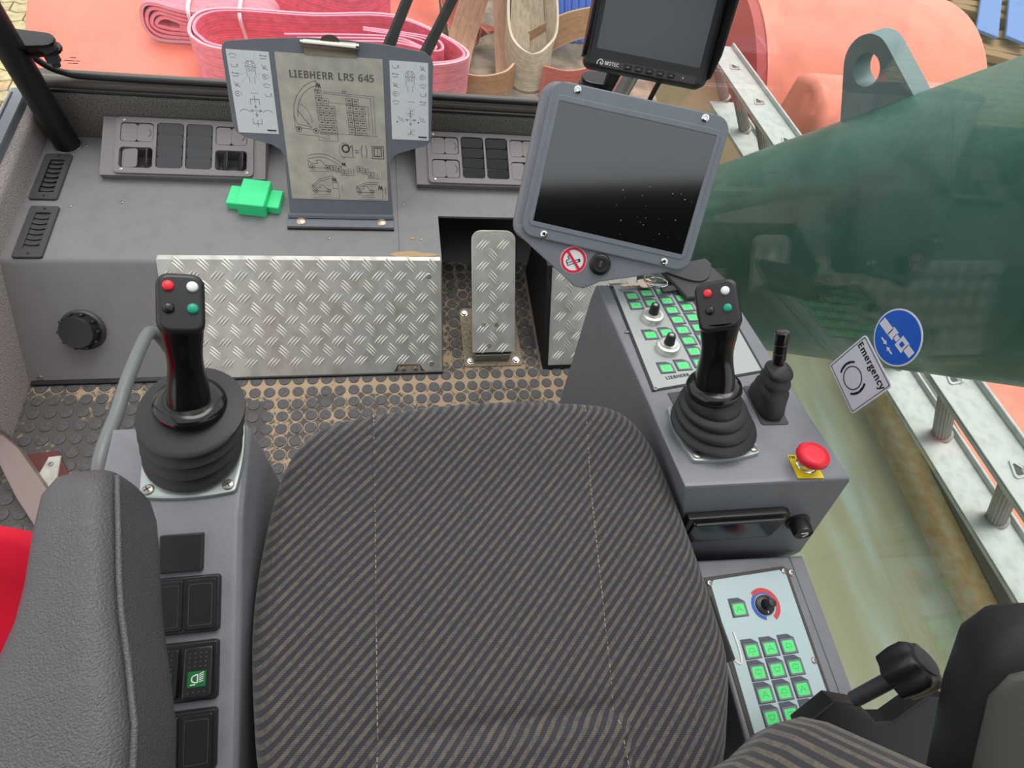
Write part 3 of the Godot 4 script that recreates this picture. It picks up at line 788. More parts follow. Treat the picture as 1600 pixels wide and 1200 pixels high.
# plate with one hole: ring of quads between two outlines with the same number of points
func frame_plate(m: MB, T: Transform3D, outer: PackedVector2Array, inner: PackedVector2Array, y0: float, y1: float, bev := 0.0) -> void:
	var n := outer.size(); var o := ccw(outer); var h := ccw(inner); var oi := inset(o, bev)
	for i in n:
		var j := (i + 1) % n
		m.quad(T * Vector3(o[i].x, y0, o[i].y), T * Vector3(o[j].x, y0, o[j].y), T * Vector3(o[j].x, y1 - bev, o[j].y), T * Vector3(o[i].x, y1 - bev, o[i].y))
		m.quad(T * Vector3(o[i].x, y1 - bev, o[i].y), T * Vector3(o[j].x, y1 - bev, o[j].y), T * Vector3(oi[j].x, y1, oi[j].y), T * Vector3(oi[i].x, y1, oi[i].y))
		m.quad(T * Vector3(oi[i].x, y1, oi[i].y), T * Vector3(oi[j].x, y1, oi[j].y), T * Vector3(h[j].x, y1, h[j].y), T * Vector3(h[i].x, y1, h[i].y))
		m.quad(T * Vector3(h[i].x, y1, h[i].y), T * Vector3(h[j].x, y1, h[j].y), T * Vector3(h[j].x, y0, h[j].y), T * Vector3(h[i].x, y0, h[i].y))
		m.quad(T * Vector3(o[j].x, y0, o[j].y), T * Vector3(o[i].x, y0, o[i].y), T * Vector3(h[i].x, y0, h[i].y), T * Vector3(h[j].x, y0, h[j].y))

# face plate with rectangular openings, cut with booleans
func face_with_holes(parent: Node, called: String, mt: Material, outline: PackedVector2Array, cells: Array, y0: float, y1: float) -> void:
	var g := CSGPolygon3D.new(); g.name = called; g.polygon = outline; g.depth = y1 - y0; g.material = mt
	# polygon lies in x / y and is drawn along -z: turn it to lie in x / z
	g.transform = Transform3D(Basis(Vector3(1, 0, 0), Vector3(0, 0, 1), Vector3(0, -1, 0)), Vector3(0, y0, 0))
	for q in cells:
		var h := CSGPolygon3D.new(); h.name = "opening"; h.operation = CSGShape3D.OPERATION_SUBTRACTION
		h.polygon = rrect(q[0], q[1], q[2], q[3], 0.008); h.depth = (y1 - y0) * 3.0; h.material = mt
		h.position = Vector3(0, 0, (y1 - y0))
		g.add_child(h, true)
	parent.add_child(g, true)

func ink_lines(cv: Canvas, k: Color) -> void:
	# print of the load plate, drawn on 435 x 590 units
	var r := 0.9
	# boom of the machine, top left
	var outer := []; var inner := []
	for q in 13:
		var a := deg_to_rad(178.0 + 82.0 * q / 12.0)
		outer.append(Vector2(178 + 128 * cos(a), 235 + 140 * sin(a))); inner.append(Vector2(182 + 116 * cos(a), 236 + 124 * sin(a)))
	cv.path(outer, r, k); cv.path(inner, r, k)
	for p in [[78, 130], [105, 118], [66, 160], [58, 186]]: cv.dot(p[0], p[1], 1.5, k)
	cv.path([Vector2(150, 100), Vector2(156, 108), Vector2(152, 122)], r, k); cv.path([Vector2(152, 122), Vector2(158, 106), Vector2(162, 122), Vector2(166, 108), Vector2(170, 124)], 1.8, k)
	cv.path([Vector2(50, 235), Vector2(60, 270), Vector2(120, 282), Vector2(98, 258), Vector2(66, 214)], r, k)
	cv.path([Vector2(66, 214), Vector2(108, 272)], r, k)
	cv.arc(62, 258, 60, 70, -75, 5, 0.6, k)
	cv.path([Vector2(50, 238), Vector2(50, 284), Vector2(134, 290)], r, k)
	for c in [Vector2(64, 291), Vector2(136, 295)]:
		cv.arc(c.x, c.y, 11, 11, 0, 360, r, k); cv.dot(c.x, c.y, 4.5, k)
	cv.line(64, 312, 140, 316, 0.6, k)
	# stacked boxes
	for st in [[146, 134, 6, 0], [172, 164, 5, 1], [198, 193, 4, 2], [272, 158, 6, 3], [299, 160, 6, 4], [325, 189, 5, 5]]:
		for n in st[2]:
			var x: float = st[0] + n * 1.3; var y: float = st[1] + n * 29.0
			if st[3] >= 3: y = st[1] + n * 29.0
			if y > 300: continue
			cv.rect(x, y, 25, 28, 0.7, k)
			cv.fill(x + 7, y + 6, 5, 6, k); cv.fill(x + 14, y + 6, 5, 6, k)
			cv.fill(x + 4, y + 17, 3, 6, k.lerp(Color.WHITE, 0.25)); cv.fill(x + 9, y + 17, 4, 6, k.lerp(Color.WHITE, 0.25)); cv.fill(x + 15, y + 17, 5, 6, k.lerp(Color.WHITE, 0.25))
	for l in [[180, 138, 390, 146], [390, 146, 392, 308], [180, 144, 376, 154], [376, 154, 380, 308], [200, 178, 364, 188], [364, 188, 364, 308], [150, 302, 400, 308], [144, 312, 144, 334], [144, 334, 226, 336], [226, 290, 226, 336], [188, 310, 190, 326], [146, 318, 188, 328]]: cv.line(l[0], l[1], l[2], l[3], 0.6, k)
	# drum, equals, brackets, booklet
	cv.arc(252, 372, 24, 32, 90, 330, 0.7, k); cv.arc(256, 364, 15, 15, 0, 360, 3.2, k); cv.line(268, 364, 284, 352, 1.6, k)
	cv.line(284, 350, 286, 396, 1.2, k); cv.line(240, 400, 296, 400, 1.0, k); cv.line(296, 370, 312, 371, 1.2, k); cv.line(296, 379, 312, 380, 1.2, k)
	cv.arc(338, 374, 14, 34, 130, 230, 1.2, k); cv.arc(334, 374, 14, 34, -50, 50, 1.2, k)
	cv.rect(372, 350, 50, 52, 1.4, k); cv.rect(380, 356, 32, 36, 1.8, k); cv.line(396, 356, 396, 392, 0.8, k)
	# machine lying low
	var up := []; var lo := []
	for q in 9:
		var u := q / 8.0
		up.append(Vector2(88 + 148 * u, 410 - 26 * sin(PI * (u * 0.75 + 0.12)) + 30 * u * u)); lo.append(Vector2(90 + 142 * u, 422 - 24 * sin(PI * (u * 0.75 + 0.12)) + 32 * u * u))
	cv.path(up, r, k); cv.path(lo, r, k)
	machine(cv, 88, 440, 1.0, k)
	cv.path([Vector2(234, 436), Vector2(238, 426), Vector2(242, 438), Vector2(246, 426), Vector2(250, 440)], 2.0, k)
	for b in [[182, 438], [206, 444], [230, 456], [300, 440], [324, 448], [348, 462]]:
		cv.rect(b[0], b[1], 24, 24, 0.8, k); cv.fill(b[0] + 8, b[1] + 5, 8, 5, k); cv.fill(b[0] + 5, b[1] + 14, 14, 5, k.lerp(Color.WHITE, 0.2))
	for l in [[262, 446, 262, 476], [272, 450, 272, 470], [284, 452, 284, 478], [230, 480, 284, 480], [378, 462, 378, 486], [390, 466, 390, 490], [350, 490, 398, 490]]: cv.line(l[0], l[1], l[2], l[3], 0.7, k)
	# two small machines
	machine(cv, 96, 545, 0.86, k); machine(cv, 292, 545, 0.86, k)
	cv.path([Vector2(96, 530), Vector2(130, 500), Vector2(182, 484), Vector2(196, 490)], r, k); cv.path([Vector2(100, 536), Vector2(134, 508), Vector2(184, 494)], r, k)
	cv.path([Vector2(186, 508), Vector2(190, 492), Vector2(196, 508), Vector2(200, 494), Vector2(204, 510)], 2.0, k); cv.rect(186, 514, 24, 26, 0.7, k)
	cv.path([Vector2(292, 530), Vector2(336, 510), Vector2(392, 508)], r, k); cv.path([Vector2(294, 538), Vector2(338, 518), Vector2(390, 516)], r, k)
	cv.path([Vector2(392, 540), Vector2(396, 522), Vector2(402, 540), Vector2(406, 524), Vector2(410, 542)], 2.0, k)
	for l in [[212, 544, 212, 584], [96, 584, 212, 584], [228, 528, 228, 556], [120, 576, 180, 576], [292, 586, 410, 586], [410, 546, 410, 586], [424, 534, 424, 562], [312, 576, 372, 576]]: cv.line(l[0], l[1], l[2], l[3], 0.6, k)

func machine(cv: Canvas, x: float, y: float, s: float, k: Color) -> void:
	cv.path([Vector2(x, y - 22 * s), Vector2(x + 12 * s, y - 8 * s), Vector2(x + 40 * s, y - 8 * s), Vector2(x + 36 * s, y - 22 * s), Vector2(x + 56 * s, y - 22 * s), Vector2(x + 70 * s, y - 4 * s), Vector2(x + 92 * s, y), Vector2(x + 92 * s, y + 10 * s), Vector2(x, y + 10 * s), Vector2(x, y - 22 * s)], 0.8, k)
	for c in [Vector2(x + 16 * s, y + 8 * s), Vector2(x + 82 * s, y + 9 * s)]:
		cv.arc(c.x, c.y, 10 * s, 10 * s, 0, 360, 0.9, k); cv.dot(c.x, c.y, 4.0 * s, k)
	cv.line(x, y + 26 * s, x + 92 * s, y + 26 * s, 0.6, k)

func card_print(kind: int) -> ImageTexture:
	var cv := Canvas.new(246, 468, rgb(214, 220, 220)); var k := rgb(78, 82, 84); var f := rgb(176, 180, 180)
	# handle with its buttons and pointing lines
	for a in [-70.0, -45.0, 20.0, 48.0, 132.0, 160.0, 225.0, 250.0, 90.0]:
		cv.line(128, 110, 128 + 110 * cos(deg_to_rad(a)), 110 + 110 * sin(deg_to_rad(a)), 0.7, f)
	cv.path([Vector2(102, 140), Vector2(100, 70), Vector2(112, 56), Vector2(144, 56), Vector2(156, 70), Vector2(154, 140)], 1.0, k)
	for p in [[114, 64], [142, 64], [116, 104], [142, 104]]: cv.arc(p[0], p[1], 7, 7, 0, 360, 1.0, k)
	cv.rect(112, 78, 32, 10, 1.0, k); cv.line(96, 88, 164, 90, 1.2, k); cv.line(112, 140, 114, 176, 1.2, k); cv.line(144, 140, 144, 178, 1.2, k)
	for n in 4: cv.fill(108 + n * 12, 232, 8, 5, k.lerp(Color.WHITE, 0.3))
	# pictograms down both sides
	for s in 2:
		var x := 34.0 if s == 0 else 210.0
		for n in 5:
			var y := 34.0 + 52.0 * n
			match (n + s * 2 + kind) % 5:
				0: cv.arc(x, y, 20, 12, 190, 350, 1.2, k); cv.line(x - 14, y + 8, x + 14, y + 8, 1.2, k)
				1: cv.path([Vector2(x - 18, y - 8), Vector2(x - 12, y + 8), Vector2(x + 12, y + 8), Vector2(x + 18, y - 8)], 1.2, k); cv.line(x + 22, y - 12, x + 22, y + 8, 1.2, k)
				2: cv.line(x - 20, y - 10, x + 20, y - 10, 1.4, k); cv.line(x - 16, y + 6, x + 16, y + 6, 1.4, k); cv.line(x - 20, y - 10, x - 12, y - 16, 1.2, k); cv.line(x + 20, y - 10, x + 12, y - 4, 1.2, k)
				3: cv.line(x - 14, y - 14, x - 6, y + 12, 1.4, k); cv.line(x - 6, y + 4, x + 18, y + 14, 1.6, k); cv.arc(x + 4, y - 2, 6, 6, 0, 360, 1.0, k)
				4: cv.arc(x - 4, y, 13, 14, 30, 330, 1.4, k); cv.dot(x - 4, y, 4, k); cv.line(x + 14, y - 10, x + 20, y + 8, 1.0, k)
	# cross of arrows
	var cy := 336.0 if kind == 0 else 344.0
	for a in 4:
		var d := Vector2(cos(PI / 2 * a), sin(PI / 2 * a)); var o := Vector2(-d.y, d.x); var c := Vector2(126, cy)
		cv.path([c + d * 4, c + d * 26 + o * 0.0, c + d * 20 + o * 7, c + d * 36, c + d * 20 - o * 7, c + d * 26], 1.1, k)
	if kind == 0:
		cv.path([Vector2(100, 300), Vector2(100, 270), Vector2(152, 270), Vector2(152, 300)], 1.4, k); cv.line(126, 250, 126, 290, 1.4, k)
		cv.path([Vector2(100, 384), Vector2(100, 412), Vector2(152, 412), Vector2(152, 384)], 1.4, k); cv.line(126, 396, 126, 430, 1.4, k)
		cv.arc(58, 352, 30, 22, 200, 340, 1.3, k); cv.arc(196, 352, 30, 22, 200, 340, 1.3, k)
	else:
		for y in [270.0, 396.0]:
			cv.rect(98, y, 56, 48, 0.6, f); cv.line(104, y + 36, 148, y + 36, 1.2, k); cv.line(126, y + 4, 126, y + 36, 1.4, k); cv.line(118, y + 34, 148, y + 8, 1.2, k)
		for x in [58.0, 198.0]:
			for n in 3: cv.line(x - 14 + n * 12, cy - 20 + n * 4, x + 2 + n * 12, cy + 10 + n * 2, 1.2, k)
			cv.dot(x - 20, cy + 14, 5, k)
	cv.fill(176, 444, 58, 8, rgb(24, 24, 24)); cv.fill(188, 456, 42, 2, k)
	return cv.tex()

func build_clipboard() -> void:
	var T := fr(Vector3(-0.12, 0.203, -1.06), Vector3.RIGHT, Vector3(0, 0.49, 0.87))
	var t := thing("instruction_board", "grey winged instruction board with load diagrams standing on the dashboard", "sign board", T)
	var m := MB.new()
	var o := PackedVector2Array()
	for p in [[0.117, 0.0], [0.114, -0.118], [0.118, -0.132], [0.132, -0.143], [0.198, -0.163], [0.208, -0.172], [0.214, -0.328], [0.210, -0.340], [0.196, -0.350], [0.112, -0.3585], [0.03, -0.3615], [-0.042, -0.361], [-0.142, -0.352], [-0.200, -0.344], [-0.208, -0.338], [-0.211, -0.328], [-0.213, -0.186], [-0.207, -0.174], [-0.192, -0.165], [-0.138, -0.151], [-0.122, -0.142], [-0.116, -0.128], [-0.119, 0.0]]: o.append(Vector2(p[0], p[1]))
	prism(m, I, o, -0.003, 0.0, 0.0006, 1, true); part(t, "back_plate", m, M.bezel_paint)
	# foot: bent strip with two bolts and a dark front edge
	m = slab(Vector3(-0.122, -0.003, -0.004), Vector3(0.118, 0.016, 0.004), 0.001); part(t, "foot_strip", m, M.bezel_paint)
	var inv := T.affine_inverse()
	m = MB.new(); box(m, inv * Transform3D(Basis.IDENTITY, Vector3(-0.12, 0.201, -1.06)), Vector3(-0.122, 0.0, -0.004), Vector3(0.118, 0.004, 0.040), 0.001, 1); part(t, "foot", m, M.bezel_paint)
	m = MB.new(); box(m, inv * Transform3D(Basis.IDENTITY, Vector3(-0.12, 0.201, -1.06)), Vector3(-0.122, 0.0, 0.040), Vector3(0.118, 0.005, 0.046), 0.0, 1); part(t, "foot_edge", m, M.black_paint)
	for x in [-0.093, 0.090]:
		m = MB.new(); lathe(m, inv * Transform3D(Basis.IDENTITY, Vector3(-0.12 + x, 0.205, -1.036)), [Vector2(0.011, 0), Vector2(0.011, 0.001), Vector2(0.0095, 0.003), Vector2(0.004, 0.0045), Vector2(0, 0.0046)], 16); part(t, "bolt", m, M.brass)
	# load plate with its print
	var cv := Canvas.new(435, 590, rgb(186, 184, 170))
	var f := FastNoiseLite.new(); f.seed = 91; f.frequency = 0.012; f.fractal_octaves = 4
	for y in 590:
		for x in 435:
			var q := 1.0 + 0.09 * f.get_noise_2d(x, y); cv.im.set_pixel(x, y, Color(0.73 * q, 0.72 * q, 0.665 * q))
	ink_lines(cv, rgb(58, 56, 52))
	var pm := mat("load_plate_print", Color.WHITE, 0.42); pm.albedo_texture = cv.tex(); pm.metallic = 0.15
	var lp := mesh_node("load_plate", sheet(Transform3D(Basis.IDENTITY, Vector3(-0.0015, 0.0, -0.184)), 0.217, 0.294, 0.0012), pm, t)
	var hz := -0.331 + 0.0385
	text(lp, "lettering", "LIEBHERR", 0.0150, M.faint_ink, Transform3D(Basis.IDENTITY, Vector3(-0.0415, 0.0013, hz)), 0.0003, true, 0.97)
	text(lp, "lettering", "LRS", 0.0150, M.faint_ink, Transform3D(Basis.IDENTITY, Vector3(0.029, 0.0013, hz)), 0.0003, true, 1.05)
	text(lp, "lettering", "645", 0.0150, M.faint_ink, Transform3D(Basis.IDENTITY, Vector3(0.071, 0.0013, hz)), 0.0003, true, 1.05)
	text(lp, "lettering", "8'6\"", 0.0046, M.ink, Transform3D(Basis.IDENTITY, Vector3(-0.032, 0.0013, -0.265)), 0.0003)
	text(lp, "lettering", "9'6\"", 0.0046, M.ink, Transform3D(Basis.IDENTITY, Vector3(0.024, 0.0013, -0.264)), 0.0003)
	for s in 2:
		var cm := mat("card_print_%d" % s, Color.WHITE, 0.5); cm.albedo_texture = card_print(s)
		mesh_node("picture_card", sheet(Transform3D(Basis.IDENTITY, Vector3([-0.162, 0.162][s], 0.0, -0.252)), 0.082, 0.156, 0.0006), cm, t)
	# spring clip
	m = MB.new(); prism(m, fr(Vector3(0, 0.002, -0.350), Vector3(0, 0, 1), Vector3.RIGHT), PackedVector2Array([Vector2(-0.008, 0.0), Vector2(-0.006, 0.009), Vector2(0.0, 0.013), Vector2(0.008, 0.011), Vector2(0.020, 0.002), Vector2(0.020, 0.0), Vector2(0.004, 0.003), Vector2(-0.004, 0.001)]), -0.050, 0.054); var cl := part(t, "clip", m, M.clip_nickel, 50)
	for x in [-0.053, 0.057]:
		m = MB.new(); tube(m, PackedVector3Array([Vector3(x - 0.003, 0.006, -0.351), Vector3(x + 0.003, 0.006, -0.351)]), 0.0055, 10); part(cl, "roller", m, M.clip_nickel)
	m = MB.new(); var tab := PackedVector2Array()
	for k in 9: tab.append(Vector2(0.003 + 0.019 * cos(PI * k / 8.0), -0.357 - 0.012 * sin(PI * k / 8.0)))
	prism(m, I, tab, 0.006, 0.0075); part(cl, "thumb_tab", m, M.clip_nickel)

func web_loop(pts: Array, closed := true, per := 6) -> PackedVector3Array:
	return smooth_path(pts, per, closed)

func sling(parent: Node, called: String, pts: Array, w: float, mt: Material, closed := true, lean := Vector3.UP, th := 0.012) -> void:
	var p := smooth_path(pts, 7, closed); var a := PackedVector3Array()
	for q in p: a.append(lean)
	var m := MB.new(); ribbon(m, p, a, w, th, closed); part(parent, called, m, mt, 50)

func build_outside() -> void:
	var m: MB
	# ground of interlocking pavers
	m = slab(Vector3(-9, -1.62, -11), Vector3(9, -1.52, 6)); var g := struct("ground", m, M.joint_sand)
	var pv := []
	for k in 2:
		m = MB.new(); var o := PackedVector2Array()
		for i in 5: o.append(Vector2(-0.112 + 0.056 * i, 0.056 + (0.014 if i % 2 == 1 else -0.010)))
		for i in 5: o.append(Vector2(0.112 - 0.056 * i, -0.056 + (0.014 if i % 2 == 1 else -0.010)))
		prism(m, I, inset(ccw(o), 0.004), 0.0, 0.03, 0.004, 1); pv.append(m.commit(25))
	var n := 0; var rest := []
	for j in range(-16, 30):
		for i in range(-14, 14):
			var P := Vector3(-3.0 + i * 0.226 + (0.113 if j % 2 else 0.0), -1.52, -6.4 + j * 0.113)
			var seen := P.x > -3.4 and P.x < -1.7 and P.z > -5.6 and P.z < -2.6
			if seen and n < 300:
				n += 1; spart(g, "paver", pv[n % 2], M.paver, Transform3D(Basis.IDENTITY, P))
			else: rest.append(P)
	var mm := MultiMesh.new(); mm.transform_format = MultiMesh.TRANSFORM_3D; mm.mesh = pv[0]; mm.instance_count = rest.size()
	for k in rest.size(): mm.set_instance_transform(k, Transform3D(Basis.IDENTITY, rest[k]))
	var mi := MultiMeshInstance3D.new(); mi.name = "pavers"; mi.multimesh = mm; mi.material_override = M.paver; mi.set_meta("kind", "stuff"); g.add_child(mi)
	# red deck before the windscreen
	m = MB.new(); prism(m, I, PackedVector2Array([Vector2(-1.12, -1.42), Vector2(0.22, -1.42), Vector2(0.27, -3.9), Vector2(-1.72, -3.9), Vector2(-1.46, -2.78), Vector2(-1.40, -2.50)]), -0.42, -0.30, 0.01, 2)
	tag(struct("front_deck", m, M.red_deck), "flat orange-red steel deck in front of the windscreen", "deck").remove_meta("kind")
	m = slab(Vector3(0.285, -0.50, -4.2), Vector3(1.25, -0.34, -2.15)); tag(struct("side_deck", m, M.brown_ground), "dusty brown steel deck under the brown and beige slings", "deck").remove_meta("kind")
	# slings lying on the decks
	var y := -0.30
	var t := thing("lifting_sling", "thick folded bundle of pink webbing tied with white straps", "sling", Transform3D.IDENTITY, "slings on the deck")
	for k in 4:
		var q := 0.016 * k
		sling(t, "webbing", [Vector3(-0.95 + q, y + 0.075, -2.62), Vector3(-0.92 + q, y + 0.015 + q, -2.62), Vector3(-0.80, y + 0.010 + q, -2.62), Vector3(-0.52, y + 0.012 + q, -2.63), Vector3(-0.46 - q, y + 0.07, -2.63), Vector3(-0.52, y + 0.125 - q, -2.63), Vector3(-0.76, y + 0.128 - q, -2.62), Vector3(-0.91 + q, y + 0.150 - q, -2.62)], 0.17, M.pink_web if k else M.rose_web, true, Vector3(0.05, 0.0, -1.0))
	for k in 3:
		sling(t, "inner_layer", [Vector3(-0.82, y + 0.070 - 0.014 * k + 0.014, -2.62), Vector3(-0.66, y + 0.068 - 0.014 * k + 0.014, -2.62), Vector3(-0.54, y + 0.069 - 0.010 * k + 0.010, -2.63)], 0.17, M.pink_web, false, Vector3(0.05, 0.0, -1.0))
	for x in [-0.76, -0.57]:
		sling(t, "white_tie", [Vector3(x, y + 0.004, -2.528), Vector3(x - 0.006, y + 0.06, -2.526), Vector3(x - 0.01, y + 0.142, -2.535), Vector3(x - 0.01, y + 0.146, -2.70)], 0.014, M.white_tie, false, Vector3.RIGHT, 0.003)
	t = thing("lifting_sling", "long pink webbing loop behind the instruction board", "sling", Transform3D.IDENTITY, "slings on the deck")
	for k in 2:
		var q := 0.016 * k
		sling(t, "webbing", [Vector3(-0.745 + q, y + 0.075, -2.42), Vector3(-0.72 + q, y + 0.075, -2.33 - q), Vector3(-0.60, y + 0.075, -2.27 - q), Vector3(-0.2, y + 0.075, -2.25 - q), Vector3(0.16, y + 0.075, -2.26 - q), Vector3(0.32 - q, y + 0.075, -2.34), Vector3(0.25 - q, y + 0.075, -2.46), Vector3(0.02, y + 0.075, -2.60 + q), Vector3(-0.3, y + 0.075, -2.56 + q), Vector3(-0.60, y + 0.075, -2.55 + q), Vector3(-0.715 + q, y + 0.075, -2.51 + q)], 0.15, M.rose_web if k == 0 else M.pink_web, true, Vector3(0, 1, -0.1))
	for k in 3:
		sling(t, "inner_fold", [Vector3(-0.30 - 0.05 * k, y + 0.08, -2.36 - 0.02 * k), Vector3(0.0, y + 0.08, -2.40 - 0.02 * k), Vector3(0.18 - 0.02 * k, y + 0.08, -2.36 - 0.01 * k), Vector3(0.22 - 0.03 * k, y + 0.08, -2.40), Vector3(0.16 - 0.03 * k, y + 0.08, -2.46 + 0.01 * k), Vector3(-0.1, y + 0.08, -2.49 + 0.01 * k)], 0.14, M.pink_web, false, Vector3(0, 1, -0.1))
	t = thing("lifting_sling", "pink webbing sling furthest back beside the wiper arms", "sling", Transform3D.IDENTITY, "slings on the deck")
	for k in 3:
		sling(t, "webbing", [Vector3(-0.48, y + 0.09, -2.92 + 0.03 * k), Vector3(-0.30, y + 0.09, -2.80 + 0.03 * k), Vector3(-0.12, y + 0.09, -2.76 + 0.03 * k), Vector3(-0.03 + 0.02 * k, y + 0.09, -2.86), Vector3(-0.12, y + 0.09, -2.98 - 0.01 * k), Vector3(-0.4, y + 0.09, -3.02)], 0.17, M.pink_web if k != 1 else M.rose_web, k == 2, Vector3(0, 1, -0.2))
	var yb := -0.34
	t = thing("lifting_sling", "brown webbing sling hanging in a V behind the pink loop", "sling", Transform3D.IDENTITY, "slings on the deck")
	sling(t, "webbing", [Vector3(0.290, yb + 0.02, -2.50), Vector3(0.330, yb + 0.08, -2.66), Vector3(0.410, yb + 0.25, -2.82), Vector3(0.450, yb + 0.40, -2.92)], 0.12, M.brown_web, false, Vector3(0.9, 0.1, -0.3))
	sling(t, "webbing", [Vector3(0.525, yb + 0.02, -2.46), Vector3(0.525, yb + 0.08, -2.60), Vector3(0.515, yb + 0.26, -2.80), Vector3(0.500, yb + 0.42, -2.92)], 0.10, M.brown_web, false, Vector3(1, 0, 0.05))
	sling(t, "loose_end", [Vector3(0.250, yb + 0.04, -2.40), Vector3(0.370, yb + 0.05, -2.34), Vector3(0.490, yb + 0.05, -2.38), Vector3(0.550, yb + 0.05, -2.46)], 0.11, M.tan_web, false, Vector3(0, 1, -0.3))
	t = thing("lifting_sling", "beige webbing loop standing upright left of the small display", "sling", Transform3D.IDENTITY, "slings on the deck")
	sling(t, "webbing", [Vector3(0.561, yb + 0.42, -2.95), Vector3(0.538, yb + 0.28, -2.78), Vector3(0.524, yb + 0.13, -2.60), Vector3(0.547, yb + 0.09, -2.49), Vector3(0.616, yb + 0.08, -2.44), Vector3(0.689, yb + 0.09, -2.48), Vector3(0.722, yb + 0.13, -2.58), Vector3(0.689, yb + 0.28, -2.74), Vector3(0.634, yb + 0.36, -2.84)], 0.15, M.beige_web, false, Vector3(0, 0.9, -0.35))
	sling(t, "inner_strap", [Vector3(0.584, yb + 0.03, -2.52), Vector3(0.588, yb + 0.16, -2.66), Vector3(0.597, yb + 0.3, -2.80)], 0.09, M.beige_web, false, Vector3(1, 0, 0.1))
	sling(t, "inner_strap", [Vector3(0.689, yb + 0.04, -2.54), Vector3(0.657, yb + 0.16, -2.66), Vector3(0.634, yb + 0.3, -2.76)], 0.09, M.beige_web, false, Vector3(1, 0.1, 0.2))
	t = thing("lifting_sling", "rust-red webbing sling half hidden behind the displays", "sling", Transform3D.IDENTITY, "slings on the deck")
	sling(t, "webbing", [Vector3(0.670, yb + 0.06, -2.42), Vector3(0.790, yb + 0.07, -2.38), Vector3(0.930, yb + 0.07, -2.46), Vector3(0.970, yb + 0.07, -2.62)], 0.12, M.rust_web, false, Vector3(0, 1, -0.4))
	sling(t, "webbing", [Vector3(0.650, yb + 0.10, -2.62), Vector3(0.810, yb + 0.17, -2.66), Vector3(0.970, yb + 0.17, -2.74)], 0.12, M.tan_web, false, Vector3(0, 1, -0.4))
	t = thing("lifting_sling", "rust-brown webbing strap at the far left of the brown slings", "sling", Transform3D.IDENTITY, "slings on the deck")
	sling(t, "webbing", [Vector3(0.270, yb + 0.34, -3.05), Vector3(0.280, yb + 0.22, -2.92), Vector3(0.310, yb + 0.1, -2.80), Vector3(0.390, yb + 0.08, -2.72), Vector3(0.470, yb + 0.09, -2.76)], 0.10, M.rust_web, false, Vector3(0.9, 0.2, -0.3))
	t = thing("rope_coil", "bundle of bright blue rope behind the small display", "rope")
	for k in 7:
		m = MB.new(); tube(m, smooth_path([Vector3(0.74 + 0.035 * k, yb + 0.06, -2.74), Vector3(0.735 + 0.035 * k, yb + 0.16, -2.84), Vector3(0.74 + 0.036 * k, yb + 0.26, -2.98), Vector3(0.75 + 0.036 * k, yb + 0.30, -3.2)], 5), 0.02, 8); part(t, "strand", m, M.blue_rope)
	# grey post at the deck edge
	m = slab(Vector3(0.175, -0.30, -3.22), Vector3(0.245, 0.7, -3.14), 0.006); tag(struct("deck_post", m, M.grey_post), "plain grey post at the edge of the red deck", "post").remove_meta("kind")
	t = thing("wooden_crate", "weathered timber frame behind the wiper arms", "crate")
	for p in [[Vector3(-0.06, y, -3.32), Vector3(0.18, y + 0.05, -3.26)], [Vector3(-0.06, y + 0.22, -3.32), Vector3(0.18, y + 0.27, -3.26)], [Vector3(-0.06, y + 0.05, -3.32), Vector3(-0.01, y + 0.22, -3.26)], [Vector3(0.13, y + 0.05, -3.32), Vector3(0.18, y + 0.22, -3.26)]]:
		part(t, "board", slab(p[0], p[1], 0.004), M.old_wood)
	m = MB.new(); tube(m, PackedVector3Array([Vector3(0.0, y + 0.06, -3.28), Vector3(0.14, y + 0.21, -3.28)]), 0.015, 6); part(t, "brace", m, M.old_wood)
	# wiper: two arms and the blade holder outside the glass
	t = thing("windscreen_wiper", "pair of black wiper arms slanting up outside the windscreen", "wiper")
	for k in 2:
		var a := Vector3(-0.055 + 0.085 * k, 0.28, -1.40); var b := Vector3(0.085 + 0.10 * k, 0.63, -1.385)
		m = MB.new(); tube(m, PackedVector3Array([a, a.lerp(b, 0.45), a.lerp(b, 0.5), b]), 0.016, 8, false, 0.011); part(t, "arm", m, M.black_paint)
		m = MB.new(); lathe(m, fr(a + Vector3(0, -0.005, 0), Vector3.RIGHT, Vector3(0, 0, 1)), [Vector2(0, -0.012), Vector2(0.016, -0.012), Vector2(0.016, 0.012), Vector2(0, 0.014)], 14); part(t, "pivot", m, M.black_paint)
	m = slab(Vector3(0.075, 0.545, -1.40), Vector3(0.175, 0.66, -1.388), 0.004); part(t, "cross_plate", m, M.black_paint)
	# olive platform below the right-hand pane
	m = slab(Vector3(0.80, -1.20, -1.45), Vector3(2.29, -1.06, 1.6)); var pf := tag(struct("side_platform", m, M.olive_deck), "olive-green stained platform below the right window", "platform"); pf.remove_meta("kind")
	m = slab(Vector3(2.29, -1.20, -1.45), Vector3(2.60, -1.058, 1.6)); part(pf, "rusty_strip", m, M.rusty_strip)
	m = slab(Vector3(2.50, -1.057, -1.45), Vector3(2.60, -0.90, 1.6), 0.01); part(pf, "shade_upstand", m, M.upstand_shade)  # dark grey face stands in for the soft shadow beside the ladder
	# galvanised ladder lying on its edge, sloping a little down to the front
	var D := Vector3(0, -0.096, -1.0).normalized()
	t = thing("ladder", "galvanised ladder lying lengthwise outside the right window", "ladder")
	var up0 := Vector3(2.150, -0.370, -0.13); var lo0 := Vector3(2.368, -0.760, -0.13)
	var across := Vector3(1, 0, 0)
